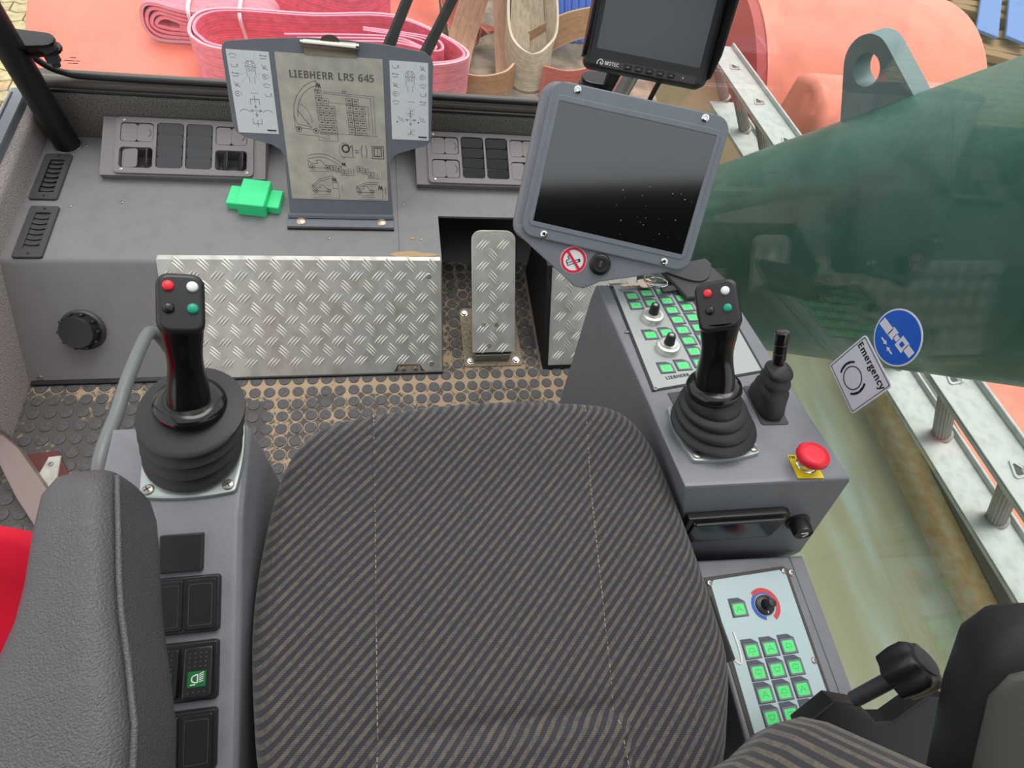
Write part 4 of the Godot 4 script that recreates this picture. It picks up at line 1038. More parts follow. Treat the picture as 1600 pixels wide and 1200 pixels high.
	for k in 2:
		var c := up0 if k == 0 else lo0
		var hw := 0.098 if k == 0 else 0.104
		var R := Transform3D(Basis(across, D.cross(across) * -1.0, -D), c)
		m = MB.new()
		box(m, R, Vector3(-hw, -0.008, -3.5), Vector3(hw, 0.0, 1.2), 0.002, 1)
		box(m, R, Vector3(hw - 0.014, 0.0, -3.5), Vector3(hw, 0.024, 1.2), 0.002, 1)
		box(m, R, Vector3(-hw, -0.024, -3.5), Vector3(-hw + 0.008, -0.002, 1.2), 0.002, 1)
		part(t, "rail", m, M.galvanised)
	for q in 11:
		var s := -0.80 + 0.4056 * q
		var a := up0 + D * (s + 0.36) + Vector3(-0.006, -0.009, 0); var b := lo0 + D * (s + 0.28) + Vector3(0.030, 0, 0)
		var ax := (a - b).normalized(); var R := fr(b, Vector3.RIGHT, ax); var L := a.distance_to(b)
		m = MB.new()
		var rings := []
		for hh in [0.0, L]:
			var ring := PackedVector3Array()
			for i in 36:
				var f := TAU * i / 36; var rr := 0.035 + (0.0018 if i % 2 == 0 else -0.0018)
				ring.append(R * Vector3(rr * cos(f) * 0.95, hh, -rr * sin(f)))
			rings.append(ring)
		loft(m, rings); lathe(m, R, [Vector2(0.046, 0), Vector2(0.046, 0.008), Vector2(0.036, 0.016)], 24)
		part(t, "rung", m, M.rung_metal, 20)
		# three-cornered rung end seen on the upper rail
		m = MB.new(); var o := PackedVector2Array(); var h := PackedVector2Array()
		for i in 18:
			var cd := TAU * (i / 6) / 3.0 + 0.35; var f := cd - PI / 3 + TAU / 3.0 * (i % 6) / 5.0
			var e := Vector2(cos(cd), sin(cd)) * 0.030 + Vector2(cos(f), sin(f)) * 0.012
			o.append(e); h.append(e * 0.66)
		var E := Transform3D(Basis(across, D.cross(across) * -1.0, -D), up0 + D * (s + 0.36) + Vector3(-0.006, 0.0, 0.0))
		frame_plate(m, E, o, h, -0.001, 0.005, 0.001); var rim := part(t, "rung_end", m, M.galvanised)
		m = MB.new(); prism(m, E, h, 0.0, 0.0014); part(rim, "painted_hollow", m, M.dark_plastic)  # solid dark fill, painted for the shade inside the rung
	# boom: thick tube going down to the front, with a lug on top
	t = thing("boom", "huge dark green boom sloping past the right window", "boom")
	var A := Vector3(1.393, 0.469, -0.792); var dir := Vector3(-0.053, -0.779, -0.625).normalized(); var br_ := 0.356
	m = MB.new(); var rings := []
	var bs := fr(A, Vector3(0, 0.6, -0.7), dir)
	for k in 11:
		var sk := -1.6 + 0.4 * k
		var ring := PackedVector3Array()
		for i in 72:
			var f := TAU * i / 72
			ring.append(bs * Vector3(br_ * cos(f), sk, -br_ * sin(f)))
		rings.append(ring)
	loft(m, rings); part(t, "tube", m, M.green_boom, 50)
	m = MB.new(); var ol := [Vector2(-0.125, -0.03), Vector2(0.118, -0.03)]
	for k in 13: ol.append(Vector2(-0.004 + 0.070 * cos(deg_to_rad(15 + 150.0 * k / 12)), 0.108 + 0.072 * sin(deg_to_rad(15 + 150.0 * k / 12))))
	var hc := Vector2(-0.006, 0.098); var o2 := PackedVector2Array(); var h2 := PackedVector2Array()
	for i in 48:
		var dd := Vector2(cos(TAU * i / 48), sin(TAU * i / 48)); var far := 0.0
		for k in ol.size():
			var hit = Geometry2D.segment_intersects_segment(hc, hc + dd * 1.0, ol[k], ol[(k + 1) % ol.size()])
			if hit != null: far = maxf(far, hc.distance_to(hit))
		o2.append(hc + dd * maxf(far, 0.05)); h2.append(hc + dd * 0.040)
	var U := Vector3(-0.337, 0.603, -0.723).normalized(); var W := -dir; U = (U - W * U.dot(W)).normalized()
	# local x along the boom, local z outwards from it
	var LT := Transform3D(Basis(W, U.cross(W), U), A + U * br_ + dir * 0.29)
	frame_plate(m, LT, o2, h2, -0.028, 0.028, 0.003); part(t, "lug", m, M.lug_paint, 40)
	# red mudguard beyond the boom, a rounded hull in front of it
	t = thing("mudguard", "big rounded orange-red mudguard beyond the green boom", "mudguard")
	m = MB.new(); var gr := []
	var cz := -4.85; var cy := -2.145; var R0 := 1.25
	for k in 25:
		var f := deg_to_rad(32.0 + 4.8 * k); var ring := PackedVector3Array()
		for q in [[2.95, R0], [4.98, R0], [5.10, R0 - 0.03], [5.14, R0 - 0.10], [5.08, R0 - 0.15], [2.95, R0 - 0.15]]: ring.append(Vector3(q[0], cy + q[1] * sin(f), cz + q[1] * cos(f)))
		gr.append(ring)
	loft(m, gr); part(t, "shell", m, M.red_hull, 45)
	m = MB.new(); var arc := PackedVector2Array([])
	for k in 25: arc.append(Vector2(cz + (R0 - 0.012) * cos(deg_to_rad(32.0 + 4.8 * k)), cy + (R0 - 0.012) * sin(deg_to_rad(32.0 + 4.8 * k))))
	prism(m, along_x(), arc, 2.86, 2.949, 0.0); part(t, "shaded_side", m, M.dark_red)  # side face, its shade put into a darker red
	t = thing("machine_hull", "rounded red hull between ladder and mudguard", "hull")
	m = MB.new(); prism(m, along_x(), PackedVector2Array([Vector2(-3.42, -1.45), Vector2(-3.42, -0.75), Vector2(-3.34, -0.68), Vector2(-3.24, -0.65), Vector2(-3.14, -0.65), Vector2(-3.02, -0.69), Vector2(-2.92, -0.79), Vector2(-2.84, -0.94), Vector2(-2.80, -1.45)]), 2.66, 4.3, 0.06, 5, true); part(t, "nose", m, M.red_hull, 50)
	m = slab(Vector3(2.9, -1.50, -2.2), Vector3(4.8, -1.38, 1.4), 0.02); tag(struct("hull_side", m, M.red_hull), "flat red hull panel right of the ladder", "hull").remove_meta("kind")
	# stack of timber and a blue sheet far right
	t = thing("timber_stack", "pile of weathered planks and blue sheeting at far right", "timber")
	for k in 9:
		m = MB.new(); box(m, Transform3D(Basis(Vector3.UP, -0.25 + 0.16 * (k % 4)), Vector3(6.9 + 0.1 * (k % 3), -1.49 + 0.004 * k, -5.05 - 0.22 * k)), Vector3(-0.9, 0, -0.06), Vector3(0.9, 0.07, 0.06), 0.004, 1); part(t, "plank", m, M.old_wood)
	for k in 5:
		m = MB.new(); box(m, Transform3D(Basis(Vector3.UP, -0.62), Vector3(6.55 + 0.30 * k, -1.36 + 0.01 * k, -6.05 + 0.10 * k)), Vector3(-0.115, 0, -0.75), Vector3(0.115, 0.03, 0.75), 0.004, 1); part(t, "blue_sheet", m, M.blue_tarp)

func joystick(label: String, T: Transform3D, head: Vector3, radii: Array, head_w: float, stretch := 1.24) -> void:
	var t := thing("joystick", label, "joystick", T, "joysticks beside the seat")
	var m := MB.new()
	# cast base plate with bulging edges
	var o := PackedVector2Array()
	for k in 4:
		for q in 10:
			var u := -1.0 + 2.0 * q / 9.0
			var e := Vector2(0.046 * u * 0.96, 0.047 + 0.004 * (1.0 - u * u))
			o.append(e.rotated(PI / 2 * k * -1.0 + PI))
	o.reverse()
	prism(m, I, o, 0.0, 0.007, 0.0025, 2); part(t, "base_plate", m, M.cast_plate)
	for x in [-0.039, 0.039]:
		for z in [-0.039, 0.039]:
			m = MB.new(); var S := Transform3D(Basis(Vector3.UP, 0.6), Vector3(x, 0.0068, z))
			lathe(m, S, [Vector2(0.0062, 0), Vector2(0.006, 0.0016), Vector2(0.0045, 0.0026), Vector2(0, 0.003)], 14); var sc := part(t, "screw", m, M.screw_steel)
			m = MB.new(); box(m, S, Vector3(-0.0035, 0.0022, -0.0006), Vector3(0.0035, 0.0032, 0.0006)); box(m, S, Vector3(-0.0006, 0.0022, -0.0035), Vector3(0.0006, 0.0032, 0.0035)); part(sc, "dark_slot", m, M.dark_plastic)  # raised dark cross in place of the shade in the recess
	m = MB.new(); lathe(m, I, [Vector2(0.042, 0.006), Vector2(0.042, 0.012), Vector2(0.039, 0.013)], 32); part(t, "seat_ring", m, M.steel)
	# bellows boot following the lean of the handle
	var prof := []; var offs := []; var top := 0.36; var n := radii.size()
	for k in n:
		var r: float = radii[k][0]; var f: float = radii[k][1]
		prof.append(Vector2(r, 0.010 + (head.y * top - 0.010) * f)); offs.append(Vector3(head.x, 0, head.z) * top * f)
	m = MB.new(); lathe(m, I, prof, 36, offs); part(t, "boot", m, M.bellows_rubber, 50)
	# glossy collar
	var axis := head.normalized(); var c0 := head * (top - 0.005)
	var CT := fr(c0, Vector3.RIGHT, (axis + Vector3.UP * 0.6).normalized())
	m = MB.new(); lathe(m, CT, [Vector2(0.030, -0.004), Vector2(0.0335, 0.001), Vector2(0.0345, 0.006), Vector2(0.033, 0.011), Vector2(0.027, 0.014), Vector2(0.022, 0.015), Vector2(0.010, 0.0145)], 32); part(t, "collar", m, M.gloss_black, 50)
	# grip
	var world_cam := Vector3(0, 1.232, 0); var to_op := (T.affine_inverse() * world_cam - head).normalized()
	var face := (axis * 0.25 + to_op).normalized()
	var HF := fr(head, Vector3.RIGHT, face)
	m = MB.new(); var rings := []
	var bot := c0 + CT.basis.y * 0.012; var dest := head - face * 0.016 + HF.basis.z * 0.020
	var side := HF.basis.x
	for k in 13:
		var u := k / 12.0
		var p := bot.lerp(dest, u) + axis.cross(side).normalized() * 0.004 * sin(PI * u)
		var hw: float = head_w * lerpf(lerpf(1.02, 0.80, smoothstep(0.0, 0.5, u)), 0.94, smoothstep(0.55, 1.0, u)) * 0.5
		var hd: float = head_w * lerpf(lerpf(0.95, 0.72, smoothstep(0.0, 0.5, u)), 0.80, smoothstep(0.6, 1.0, u)) * 0.5
		var nrm := (dest - bot).normalized().lerp(HF.basis.z * -1.0, smoothstep(0.7, 1.0, u) * 0.6).normalized()
		var F := fr(p, side, nrm); var ring := PackedVector3Array()
		for i in 28:
			var a := TAU * i / 28; var e := 1.0 / pow(pow(absf(cos(a)), 2.8) + pow(absf(sin(a)), 2.8), 1.0 / 2.8)
			ring.append(F * Vector3(hw * e * cos(a), 0, -hd * e * sin(a)))
		rings.append(ring)
	loft(m, rings); part(t, "grip", m, M.gloss_black, 60)
	m = MB.new(); prism(m, HF, rrect(0, 0.003, head_w, head_w * stretch, 0.011, 5), -0.032, 0.0, 0.005, 4, true); var hd_ := part(t, "head", m, M.black_plastic, 50)
	m = MB.new(); prism(m, HF, rrect(-head_w / 2 - 0.0002, 0.0, 0.001, 0.022), -0.020, -0.016); part(hd_, "label_strip", m, M.trim_pink)
	var bm := MB.new(); lathe(bm, I, [Vector2(0.0050, -0.001), Vector2(0.0048, 0.002), Vector2(0.0038, 0.0032), Vector2(0.0020, 0.0036), Vector2(0, 0.0038)], 18); var bmesh := bm.commit(50)
	for b in [[-0.0095, -0.012, "red_button"], [0.0095, -0.012, "white_button"], [-0.0095, 0.008, "black_button"], [0.0095, 0.008, "green_button"]]:
		spart(t, "button", bmesh, M[b[2]], HF * Transform3D(Basis.IDENTITY, Vector3(b[0], 0, b[1]))).set_meta("label", b[2].replace("_button", " push button"))

func build_left_console() -> void:
	var c := thing("armrest_console", "slim grey control console left of the seat", "console")
	var m := MB.new()
	prism(m, along_x(), PackedVector2Array([Vector2(-0.318, 0.0), Vector2(-0.318, 0.6), Vector2(-0.208, 0.6), Vector2(0.36, 0.413), Vector2(0.36, 0.0)]), -0.312, -0.169, 0.010, 3)
	part(c, "body", m, M.console_paint, 30)
	m = slab(Vector3(-0.33, 0.0, -0.34), Vector3(-0.16, 0.03, 0.36), 0.004); part(c, "base", m, M.black_paint)
	joystick("left joystick with four coloured buttons on the slim grey console", Transform3D(Basis.IDENTITY, Vector3(-0.2235, 0.6, -0.282)), Vector3(0.032, 0.183, -0.072), [[0.040, 0.0], [0.047, 0.03], [0.0500, 0.09], [0.0475, 0.16], [0.0405, 0.22], [0.0475, 0.30], [0.0510, 0.37], [0.0480, 0.44], [0.0410, 0.50], [0.0480, 0.58], [0.0520, 0.65], [0.0490, 0.71], [0.0425, 0.765], [0.0490, 0.82], [0.0525, 0.88], [0.0520, 0.92], [0.0480, 0.945], [0.034, 1.0], [0.028, 1.02]], 0.039, 1.42)
	var LS := fr(Vector3(-0.171, 0.6, -0.208), Vector3.RIGHT, Vector3(0, 0.95, 0.313))
	m = MB.new(); prism(m, I, rrect(0, 0, 0.041, 0.038, 0.002), 0.0, 0.006, 0.0015, 2)
	tag(mesh_node("blank_cover", m.commit(30), M.black_plastic, null, LS * Transform3D(Basis.IDENTITY, Vector3(-0.0545, 0, 0.031))), "small square black blank cover on the left console", "switch cover")
	m = MB.new(); lathe(m, I, [Vector2(0.012, 0), Vector2(0.012, 0.002), Vector2(0.009, 0.003), Vector2(0.008, 0.001), Vector2(0, 0.001)], 20)
	tag(mesh_node("ring_socket", m.commit(30), M.chrome, null, LS * Transform3D(Basis.IDENTITY, Vector3(-0.098, 0, 0.040))), "small chrome ring half hidden by the left armrest", "socket")
	for k in 3:
		var z0: float = [0.055, 0.118, 0.181][k]
		var t := thing("rocker_switch_pair", ["blank double switch frame just below the square cover", "double rocker switch with green lamp symbols", "blank double switch frame nearest the operator"][k], "switch", LS * Transform3D(Basis.IDENTITY, Vector3(-0.049, 0, z0 + 0.027)), "left console switches")
		m = MB.new(); prism(m, I, rrect(0, 0, 0.065, 0.055, 0.004), 0.0, 0.007, 0.0018, 2); part(t, "frame", m, M.black_plastic)
		for s in 2:
			var x := -0.0155 if s == 0 else 0.0155
			if k != 1:
				m = MB.new(); prism(m, Transform3D(Basis.IDENTITY, Vector3(x, 0.0065, 0)), rrect(0, 0, 0.028, 0.048, 0.002), 0.0, 0.0022, 0.0008, 1); var bl := part(t, "blank", m, M.black_plastic)
				m = MB.new(); frame_plate(m, Transform3D(Basis.IDENTITY, Vector3(x, 0.0087, 0)), rrect(0, 0, 0.022, 0.040, 0.002), rrect(0, 0, 0.0205, 0.0385, 0.002), 0.0, 0.0005, 0.0); part(bl, "rim", m, M.dark_plastic)
			else:
				var R := Transform3D(Basis(Vector3.RIGHT, deg_to_rad(-6)), Vector3(x, 0.008, 0))
				m = MB.new(); prism(m, R, rrect(0, 0, 0.0265, 0.046, 0.003), -0.004, 0.004, 0.0018, 2); var rk := part(t, "rocker", m, M.black_plastic)
				m = MB.new()
				for i in 4:
					for j in 5:
						var zz: float = [-0.017, -0.013, -0.009, -0.005, 0.018][j]
						lathe(m, R * Transform3D(Basis.IDENTITY, Vector3(-0.0072 + 0.0048 * i, 0.004, zz)), [Vector2(0.0011, 0), Vector2(0.0007, 0.0007), Vector2(0, 0.0009)], 6)
				part(rk, "grip_dots", m, M.slat_plastic)
				m = MB.new(); prism(m, R, rrect(0, 0.006, 0.0165, 0.0140, 0.0006), 0.0038, 0.0044); part(rk, "lens", m, M.lens_green)
				m = MB.new(); var Q := R * Transform3D(Basis.IDENTITY, Vector3(0, 0.0046, 0.006))
				if s == 1:
					tube(m, xf(Q, smooth_path([Vector3(0.0005, 0, -0.004), Vector3(-0.004, 0, -0.002), Vector3(-0.004, 0, 0.002), Vector3(0.0005, 0, 0.0035)], 4)), 0.0006, 5)
					tube(m, xf(Q, PackedVector3Array([Vector3(0.0008, 0, -0.004), Vector3(0.0008, 0, 0.0035)])), 0.0006, 5)
					for i in 5: tube(m, xf(Q, PackedVector3Array([Vector3(0.0022, 0, -0.004 + 0.0017 * i), Vector3(0.0062, 0, -0.0058 + 0.0019 * i)])), 0.00045, 5)
					tube(m, xf(Q, PackedVector3Array([Vector3(-0.0055, 0, 0.0052), Vector3(-0.001, 0, 0.0048)])), 0.0006, 5)
				else:
					lathe(m, Q * Transform3D(Basis.IDENTITY, Vector3(-0.003, -0.0004, -0.002)), [Vector2(0.0028, 0), Vector2(0.0028, 0.0008), Vector2(0, 0.0009)], 14)
					tube(m, xf(Q, PackedVector3Array([Vector3(-0.001, 0, 0.0045), Vector3(-0.001, 0, 0.001), Vector3(0.002, 0, -0.0012), Vector3(0.0055, 0, -0.0012), Vector3(0.0055, 0, 0.0045), Vector3(-0.001, 0, 0.0045)])), 0.0006, 5)
				part(rk, "symbol", m, M.white_print)
	# grab rail left of the console
	var g := thing("grab_rail", "bent grey tube grab rail left of the slim console", "grab rail")
	m = MB.new(); tube(m, smooth_path([Vector3(-0.405, 0.10, -0.20), Vector3(-0.405, 0.40, -0.31), Vector3(-0.403, 0.415, -0.45), Vector3(-0.401, 0.39, -0.585), Vector3(-0.399, 0.365, -0.612), Vector3(-0.397, 0.32, -0.618), Vector3(-0.385, 0.16, -0.60), Vector3(-0.37, 0.0, -0.57)], 8), 0.0098, 14); part(g, "tube", m, M.rail_grey, 60)
	m = MB.new(); lathe(m, Transform3D(Basis.IDENTITY, Vector3(-0.37, 0.0, -0.57)), [Vector2(0.028, 0), Vector2(0.028, 0.004), Vector2(0.013, 0.006)], 18); part(g, "foot_flange", m, M.rail_grey)
	m = MB.new(); lathe(m, Transform3D(Basis.IDENTITY, Vector3(-0.405, 0.0, -0.20)), [Vector2(0.028, 0), Vector2(0.028, 0.004), Vector2(0.014, 0.006), Vector2(0.0125, 0.12)], 18); part(g, "foot_flange", m, M.rail_grey)

func xf(T: Transform3D, p: PackedVector3Array) -> PackedVector3Array:
	var o := PackedVector3Array()
	for q in p: o.append(T * q)
	return o

var key_caps := []
var key_mats := []
func prepare_keys() -> void:
	for s in 4:
		var cv := Canvas.new(48, 40, rgb(92, 232, 132)); var k := rgb(58, 188, 104)
		match s:
			0: cv.arc(24, 20, 11, 9, 180, 360, 1.2, k); cv.line(11, 24, 37, 24, 1.2, k); cv.dot(24, 32, 1.6, rgb(40, 140, 78))
			1: cv.rect(13, 11, 22, 14, 1.2, k); cv.line(24, 6, 24, 30, 1.0, k); cv.dot(30, 33, 1.6, rgb(40, 140, 78))
			2: cv.line(12, 28, 24, 10, 1.3, k); cv.line(24, 10, 36, 28, 1.3, k); cv.line(15, 22, 33, 22, 1.2, k)
			3: cv.path([Vector2(12, 12), Vector2(36, 12), Vector2(30, 26), Vector2(18, 26)], 1.2, k, true)
		var m := mat("key_print_%d" % s, Color.WHITE, 0.35); m.albedo_texture = cv.tex()
		key_mats.append(m)
	var b := MB.new(); prism(b, I, PackedVector2Array([Vector2(-0.0105, 0.0098), Vector2(0.0105, 0.0098), Vector2(0.0105, -0.0070), Vector2(0.0030, -0.0118), Vector2(-0.0105, -0.0118)]), 0.0, 0.0009, 0.0003, 1); key_caps.append(b.commit(30))
	var c := MB.new(); frame_plate(c, I, rrect(0, 0.0012, 0.0190, 0.0162, 0.002), rrect(0, 0.0012, 0.0148, 0.0122, 0.002), 0.0, 0.0020, 0.0005); key_caps.append(c.commit(30))
	key_caps.append(sheet(Transform3D(Basis.IDENTITY, Vector3(0, 0.0, 0.0012)), 0.0150, 0.0124, 0.0017))

func key(parent: Node, x: float, z: float, kind: int, size := 1.13) -> void:
	var o := spart(parent, "key", key_caps[0], M.key_tab, Transform3D(Basis.IDENTITY.scaled(Vector3(size, 1, size)), Vector3(x, 0.0021, z)))
	spart(o, "border", key_caps[1], M.key_border, I)
	spart(o, "lit_cap", key_caps[2], key_mats[kind % 4], I)

func build_right_console() -> void:
	prepare_keys()
	var RC := Transform3D(Basis(Vector3(0.998, 0.058, -0.015), Vector3(-0.060, 0.966, -0.252), Vector3(0.0, 0.252, 0.968)).orthonormalized(), Vector3(0.339, 0.595, -0.207))
	var c := thing("control_console", "angular blue-grey control console right of the seat", "console")
	var m := MB.new()
	var top := [RC * Vector3(0, 0, 0), RC * Vector3(0.219, 0, 0.014), RC * Vector3(0.229, 0, -0.40), RC * Vector3(0, 0, -0.420)]
	var mid := [Vector3(0.385, 0.45, -0.163), Vector3(0.566, 0.45, -0.143), Vector3(0.580, 0.45, -0.60), Vector3(0.339, 0.45, -0.612)]
	var bot := [Vector3(0.39, 0.0, -0.155), Vector3(0.575, 0.0, -0.140), Vector3(0.584, 0.0, -0.60), Vector3(0.375, 0.0, -0.612)]
	var cen: Vector3 = (top[0] + top[1] + top[2] + top[3]) / 4.0
	var r1 := PackedVector3Array(); var r2 := PackedVector3Array(); var r3 := PackedVector3Array(); var r4 := PackedVector3Array()
	for k in 4:
		var p: Vector3 = top[k]; var q: Vector3 = mid[k]
		r1.append(p + (q - p).normalized() * 0.006); r2.append(p + (q - p).normalized() * 0.0018 + (cen - p).normalized() * 0.0022); r3.append(p + (cen - p).normalized() * 0.008)
	loft(m, [PackedVector3Array(bot), PackedVector3Array(mid), r1, r2, r3]); part(c, "body", m, M.console_paint, 42)
	# climate box behind it
	var hv := thing("climate_console", "low grey box with climate key panel right of the seat", "console", Transform3D(Basis.IDENTITY, Vector3(0.401, 0.46, -0.166)))
	m = MB.new(); prism(m, I, PackedVector2Array([Vector2(-0.004, 0.022), Vector2(0.161, 0.030), Vector2(0.166, 0.50), Vector2(-0.004, 0.50)]), -0.455, 0.0, 0.005, 3); part(hv, "body", m, M.console_paint)
	m = MB.new(); tube(m, PackedVector3Array([Vector3(0.139, 0.0, 0.03), Vector3(0.146, 0.0, 0.49)]), 0.0012, 6); part(hv, "edge_bead", m, M.bezel_paint)
	for p in [Vector2(0.133, 0.052), Vector2(0.136, 0.30)]: spart(hv, "screw", screw_mesh(0.0055), M.screw_steel, Transform3D(Basis.IDENTITY, Vector3(p.x, 0.0, p.y)))
	# keypad on the console top
	var kp := thing("control_keypad", "silver keypad with green keys and two silver knobs on the right console", "keypad", RC)
	m = MB.new(); prism(m, I, PackedVector2Array([Vector2(0.012, -0.160), Vector2(0.196, -0.181), Vector2(0.211, -0.408), Vector2(0.022, -0.418)]), 0.0, 0.0012); part(kp, "rim", m, M.black_paint)
	m = MB.new(); prism(m, I, PackedVector2Array([Vector2(0.0165, -0.1635), Vector2(0.192, -0.184), Vector2(0.206, -0.404), Vector2(0.0265, -0.414)]), 0.001, 0.0022, 0.0004, 1); part(kp, "plate", m, M.panel_silver)
	var n := 0
	for q in [[0.050, -0.378], [0.0775, -0.384], [0.049, -0.353], [0.077, -0.357], [0.1055, -0.386], [0.1055, -0.360], [0.1055, -0.335], [0.1055, -0.310], [0.105, -0.2845], [0.1045, -0.259], [0.104, -0.234], [0.1035, -0.209], [0.134, -0.390], [0.134, -0.365], [0.134, -0.340], [0.1335, -0.3135], [0.133, -0.288], [0.132, -0.2625], [0.1315, -0.238], [0.131, -0.213], [0.162, -0.392], [0.162, -0.367], [0.162, -0.342], [0.161, -0.316], [0.161, -0.290], [0.160, -0.265], [0.049, -0.278], [0.0765, -0.281], [0.048, -0.203], [0.0755, -0.206]]:
		key(kp, q[0], q[1], n * 3 + n / 4); n += 1
	for q in [Vector2(0.064, -0.316), Vector2(0.064, -0.243)]:
		m = MB.new(); lathe(m, Transform3D(Basis.IDENTITY, Vector3(q.x, 0.002, q.y)), [Vector2(0.0182, 0), Vector2(0.0182, 0.009), Vector2(0.0172, 0.0105), Vector2(0.0130, 0.0115), Vector2(0.0125, 0.013), Vector2(0.007, 0.0135), Vector2(0, 0.0135)], 32); var kn := part(kp, "rotary_knob", m, M.silver_knob)
		m = MB.new(); lathe(m, Transform3D(Basis.IDENTITY, Vector3(q.x, 0.0155, q.y)), [Vector2(0.0082, 0), Vector2(0.0080, 0.002), Vector2(0.0068, 0.015), Vector2(0.0062, 0.0165), Vector2(0, 0.0168)], 12); part(kn, "knob_cap", m, M.black_plastic, 20)
		m = MB.new(); lathe(m, Transform3D(Basis.IDENTITY, Vector3(q.x, 0.0322, q.y)), [Vector2(0.0032, 0), Vector2(0, 0.0006)], 10); part(kn, "cap_dot", m, M.panel_silver)
	text(kp, "lettering", "LIEBHERR", 0.0062, M.ink, Transform3D(Basis(Vector3.UP, 0.10), Vector3(0.059, 0.0024, -0.1845)), 0.0004, true, 1.0)
	text(kp, "lettering", "Lit", 0.0044, M.faint_ink, Transform3D(Basis(Vector3.UP, 0.10), Vector3(0.104, 0.0024, -0.189)), 0.0004, false, 1.0)
	for q in [Vector2(0.0145, -0.290), Vector2(0.018, -0.164), Vector2(0.024, -0.411), Vector2(0.204, -0.30)]: spart(kp, "screw", screw_mesh(0.0035), M.screw_steel, Transform3D(Basis.IDENTITY, Vector3(q.x, 0.0016, q.y)))
	# right joystick
	joystick("right joystick with four coloured buttons on the angular console", RC * Transform3D(Basis(Vector3.UP, 0.02), Vector3(0.068, 0.0, -0.080)), Vector3(-0.038, 0.193, -0.036), [[0.046, 0.0], [0.054, 0.04], [0.0565, 0.10], [0.055, 0.17], [0.048, 0.24], [0.0495, 0.28], [0.0505, 0.34], [0.0485, 0.42], [0.0415, 0.48], [0.0435, 0.53], [0.0445, 0.60], [0.0425, 0.66], [0.036, 0.71], [0.0365, 0.77], [0.0365, 0.84], [0.034, 0.90], [0.031, 1.0]], 0.047)
	# small lever
	var lv := thing("gear_lever", "short black lever in a rubber boot on the right console", "lever", RC * Transform3D(Basis(Vector3.UP, -0.08), Vector3(0.166, 0.0, -0.122)))
	m = MB.new(); prism(m, I, rrect(0, 0.004, 0.040, 0.074, 0.004), 0.0, 0.0016, 0.0005, 1); part(lv, "slot_frame", m, M.dark_plastic)
	m = MB.new(); var rings := []
	for q in [[0.0170, 0.033, 0.0, 0.0], [0.0185, 0.034, 0.010, 0.0], [0.0175, 0.030, 0.020, -0.001], [0.0195, 0.026, 0.028, -0.002], [0.0200, 0.024, 0.033, -0.003], [0.0165, 0.021, 0.038, -0.004], [0.0185, 0.021, 0.044, -0.004], [0.0180, 0.020, 0.048, -0.005], [0.0150, 0.017, 0.053, -0.006], [0.0175, 0.018, 0.058, -0.006], [0.0165, 0.017, 0.063, -0.007], [0.0085, 0.009, 0.067, -0.008], [0.0070, 0.007, 0.069, -0.008]]:
		var ring := PackedVector3Array()
		for i in 28:
			var a := TAU * i / 28; var e := 1.0 / pow(pow(absf(cos(a)), 3.0) + pow(absf(sin(a)), 3.0), 1.0 / 3.0)
			ring.append(Vector3(q[0] * e * cos(a), q[2], q[3] - q[1] * e * sin(a) + 0.002))
		rings.append(ring)
	loft(m, rings); part(lv, "boot", m, M.bellows_rubber, 50)
	m = MB.new(); lathe(m, fr(Vector3(-0.001, 0.064, -0.008), Vector3.RIGHT, Vector3(-0.18, 0.94, -0.22)), [Vector2(0.0062, 0), Vector2(0.0066, 0.010), Vector2(0.0086, 0.012), Vector2(0.0086, 0.022), Vector2(0.0080, 0.0226), Vector2(0.0088, 0.0234), Vector2(0.0092, 0.036), Vector2(0.0085, 0.0365), Vector2(0.0092, 0.0372), Vector2(0.0094, 0.050), Vector2(0.0088, 0.0535), Vector2(0.006, 0.0548), Vector2(0, 0.0545)], 22); part(lv, "stick", m, M.gloss_black, 30)
	# emergency stop
	var es := thing("emergency_stop", "red mushroom emergency stop on a yellow plate", "stop button", RC * Transform3D(Basis(Vector3.UP, -0.12), Vector3(0.168, 0.0, -0.010)))
	m = MB.new(); prism(m, I, rrect(0, 0, 0.034, 0.036, 0.001), 0.0, 0.0012); part(es, "plate", m, M.stop_yellow)
	m = MB.new(); lathe(m, I, [Vector2(0.0130, 0.001), Vector2(0.0130, 0.004), Vector2(0.0115, 0.005), Vector2(0.0115, 0.016)], 28); part(es, "collar", m, M.chrome)
	m = MB.new(); lathe(m, I, [Vector2(0.011, 0.015), Vector2(0.0185, 0.018), Vector2(0.0202, 0.021), Vector2(0.0200, 0.0255), Vector2(0.0175, 0.029), Vector2(0.0135, 0.030), Vector2(0.0128, 0.0292), Vector2(0, 0.0296)], 36); part(es, "mushroom_head", m, M.stop_red, 50)
	text(es, "lettering", "EM", 0.0042, M.ink, Transform3D(Basis(Vector3.UP, 0.0), Vector3(-0.0125, 0.0014, -0.0145)), 0.0003)
	# rocker half hidden by the boot
	var rs := thing("toggle_switch", "small black toggle behind the right joystick boot", "switch", RC * Transform3D(Basis(Vector3.UP, 0.06), Vector3(0.052, 0.0, -0.140)))
	m = MB.new(); prism(m, I, rrect(0, 0, 0.036, 0.032, 0.001), 0.0, 0.0012); part(rs, "plate", m, M.dark_plastic)
	m = MB.new(); box(m, Transform3D(Basis(Vector3(0, 0, 1), 0.5), Vector3(0.004, 0.002, -0.002)), Vector3(-0.005, 0, -0.009), Vector3(0.005, 0.009, 0.009), 0.002); part(rs, "rocker", m, M.gloss_black)
	# drawer and lighter on the sloping front face
	var f0: Vector3 = RC * Vector3(0.0, 0, 0.0); var f1: Vector3 = RC * Vector3(0.219, 0, 0.014)
	var fx := (f1 - f0).normalized(); var fdown: Vector3 = ((mid[0] + mid[1]) / 2.0 - (f0 + f1) / 2.0).normalized()
	var FN := fdown.cross(fx).normalized()
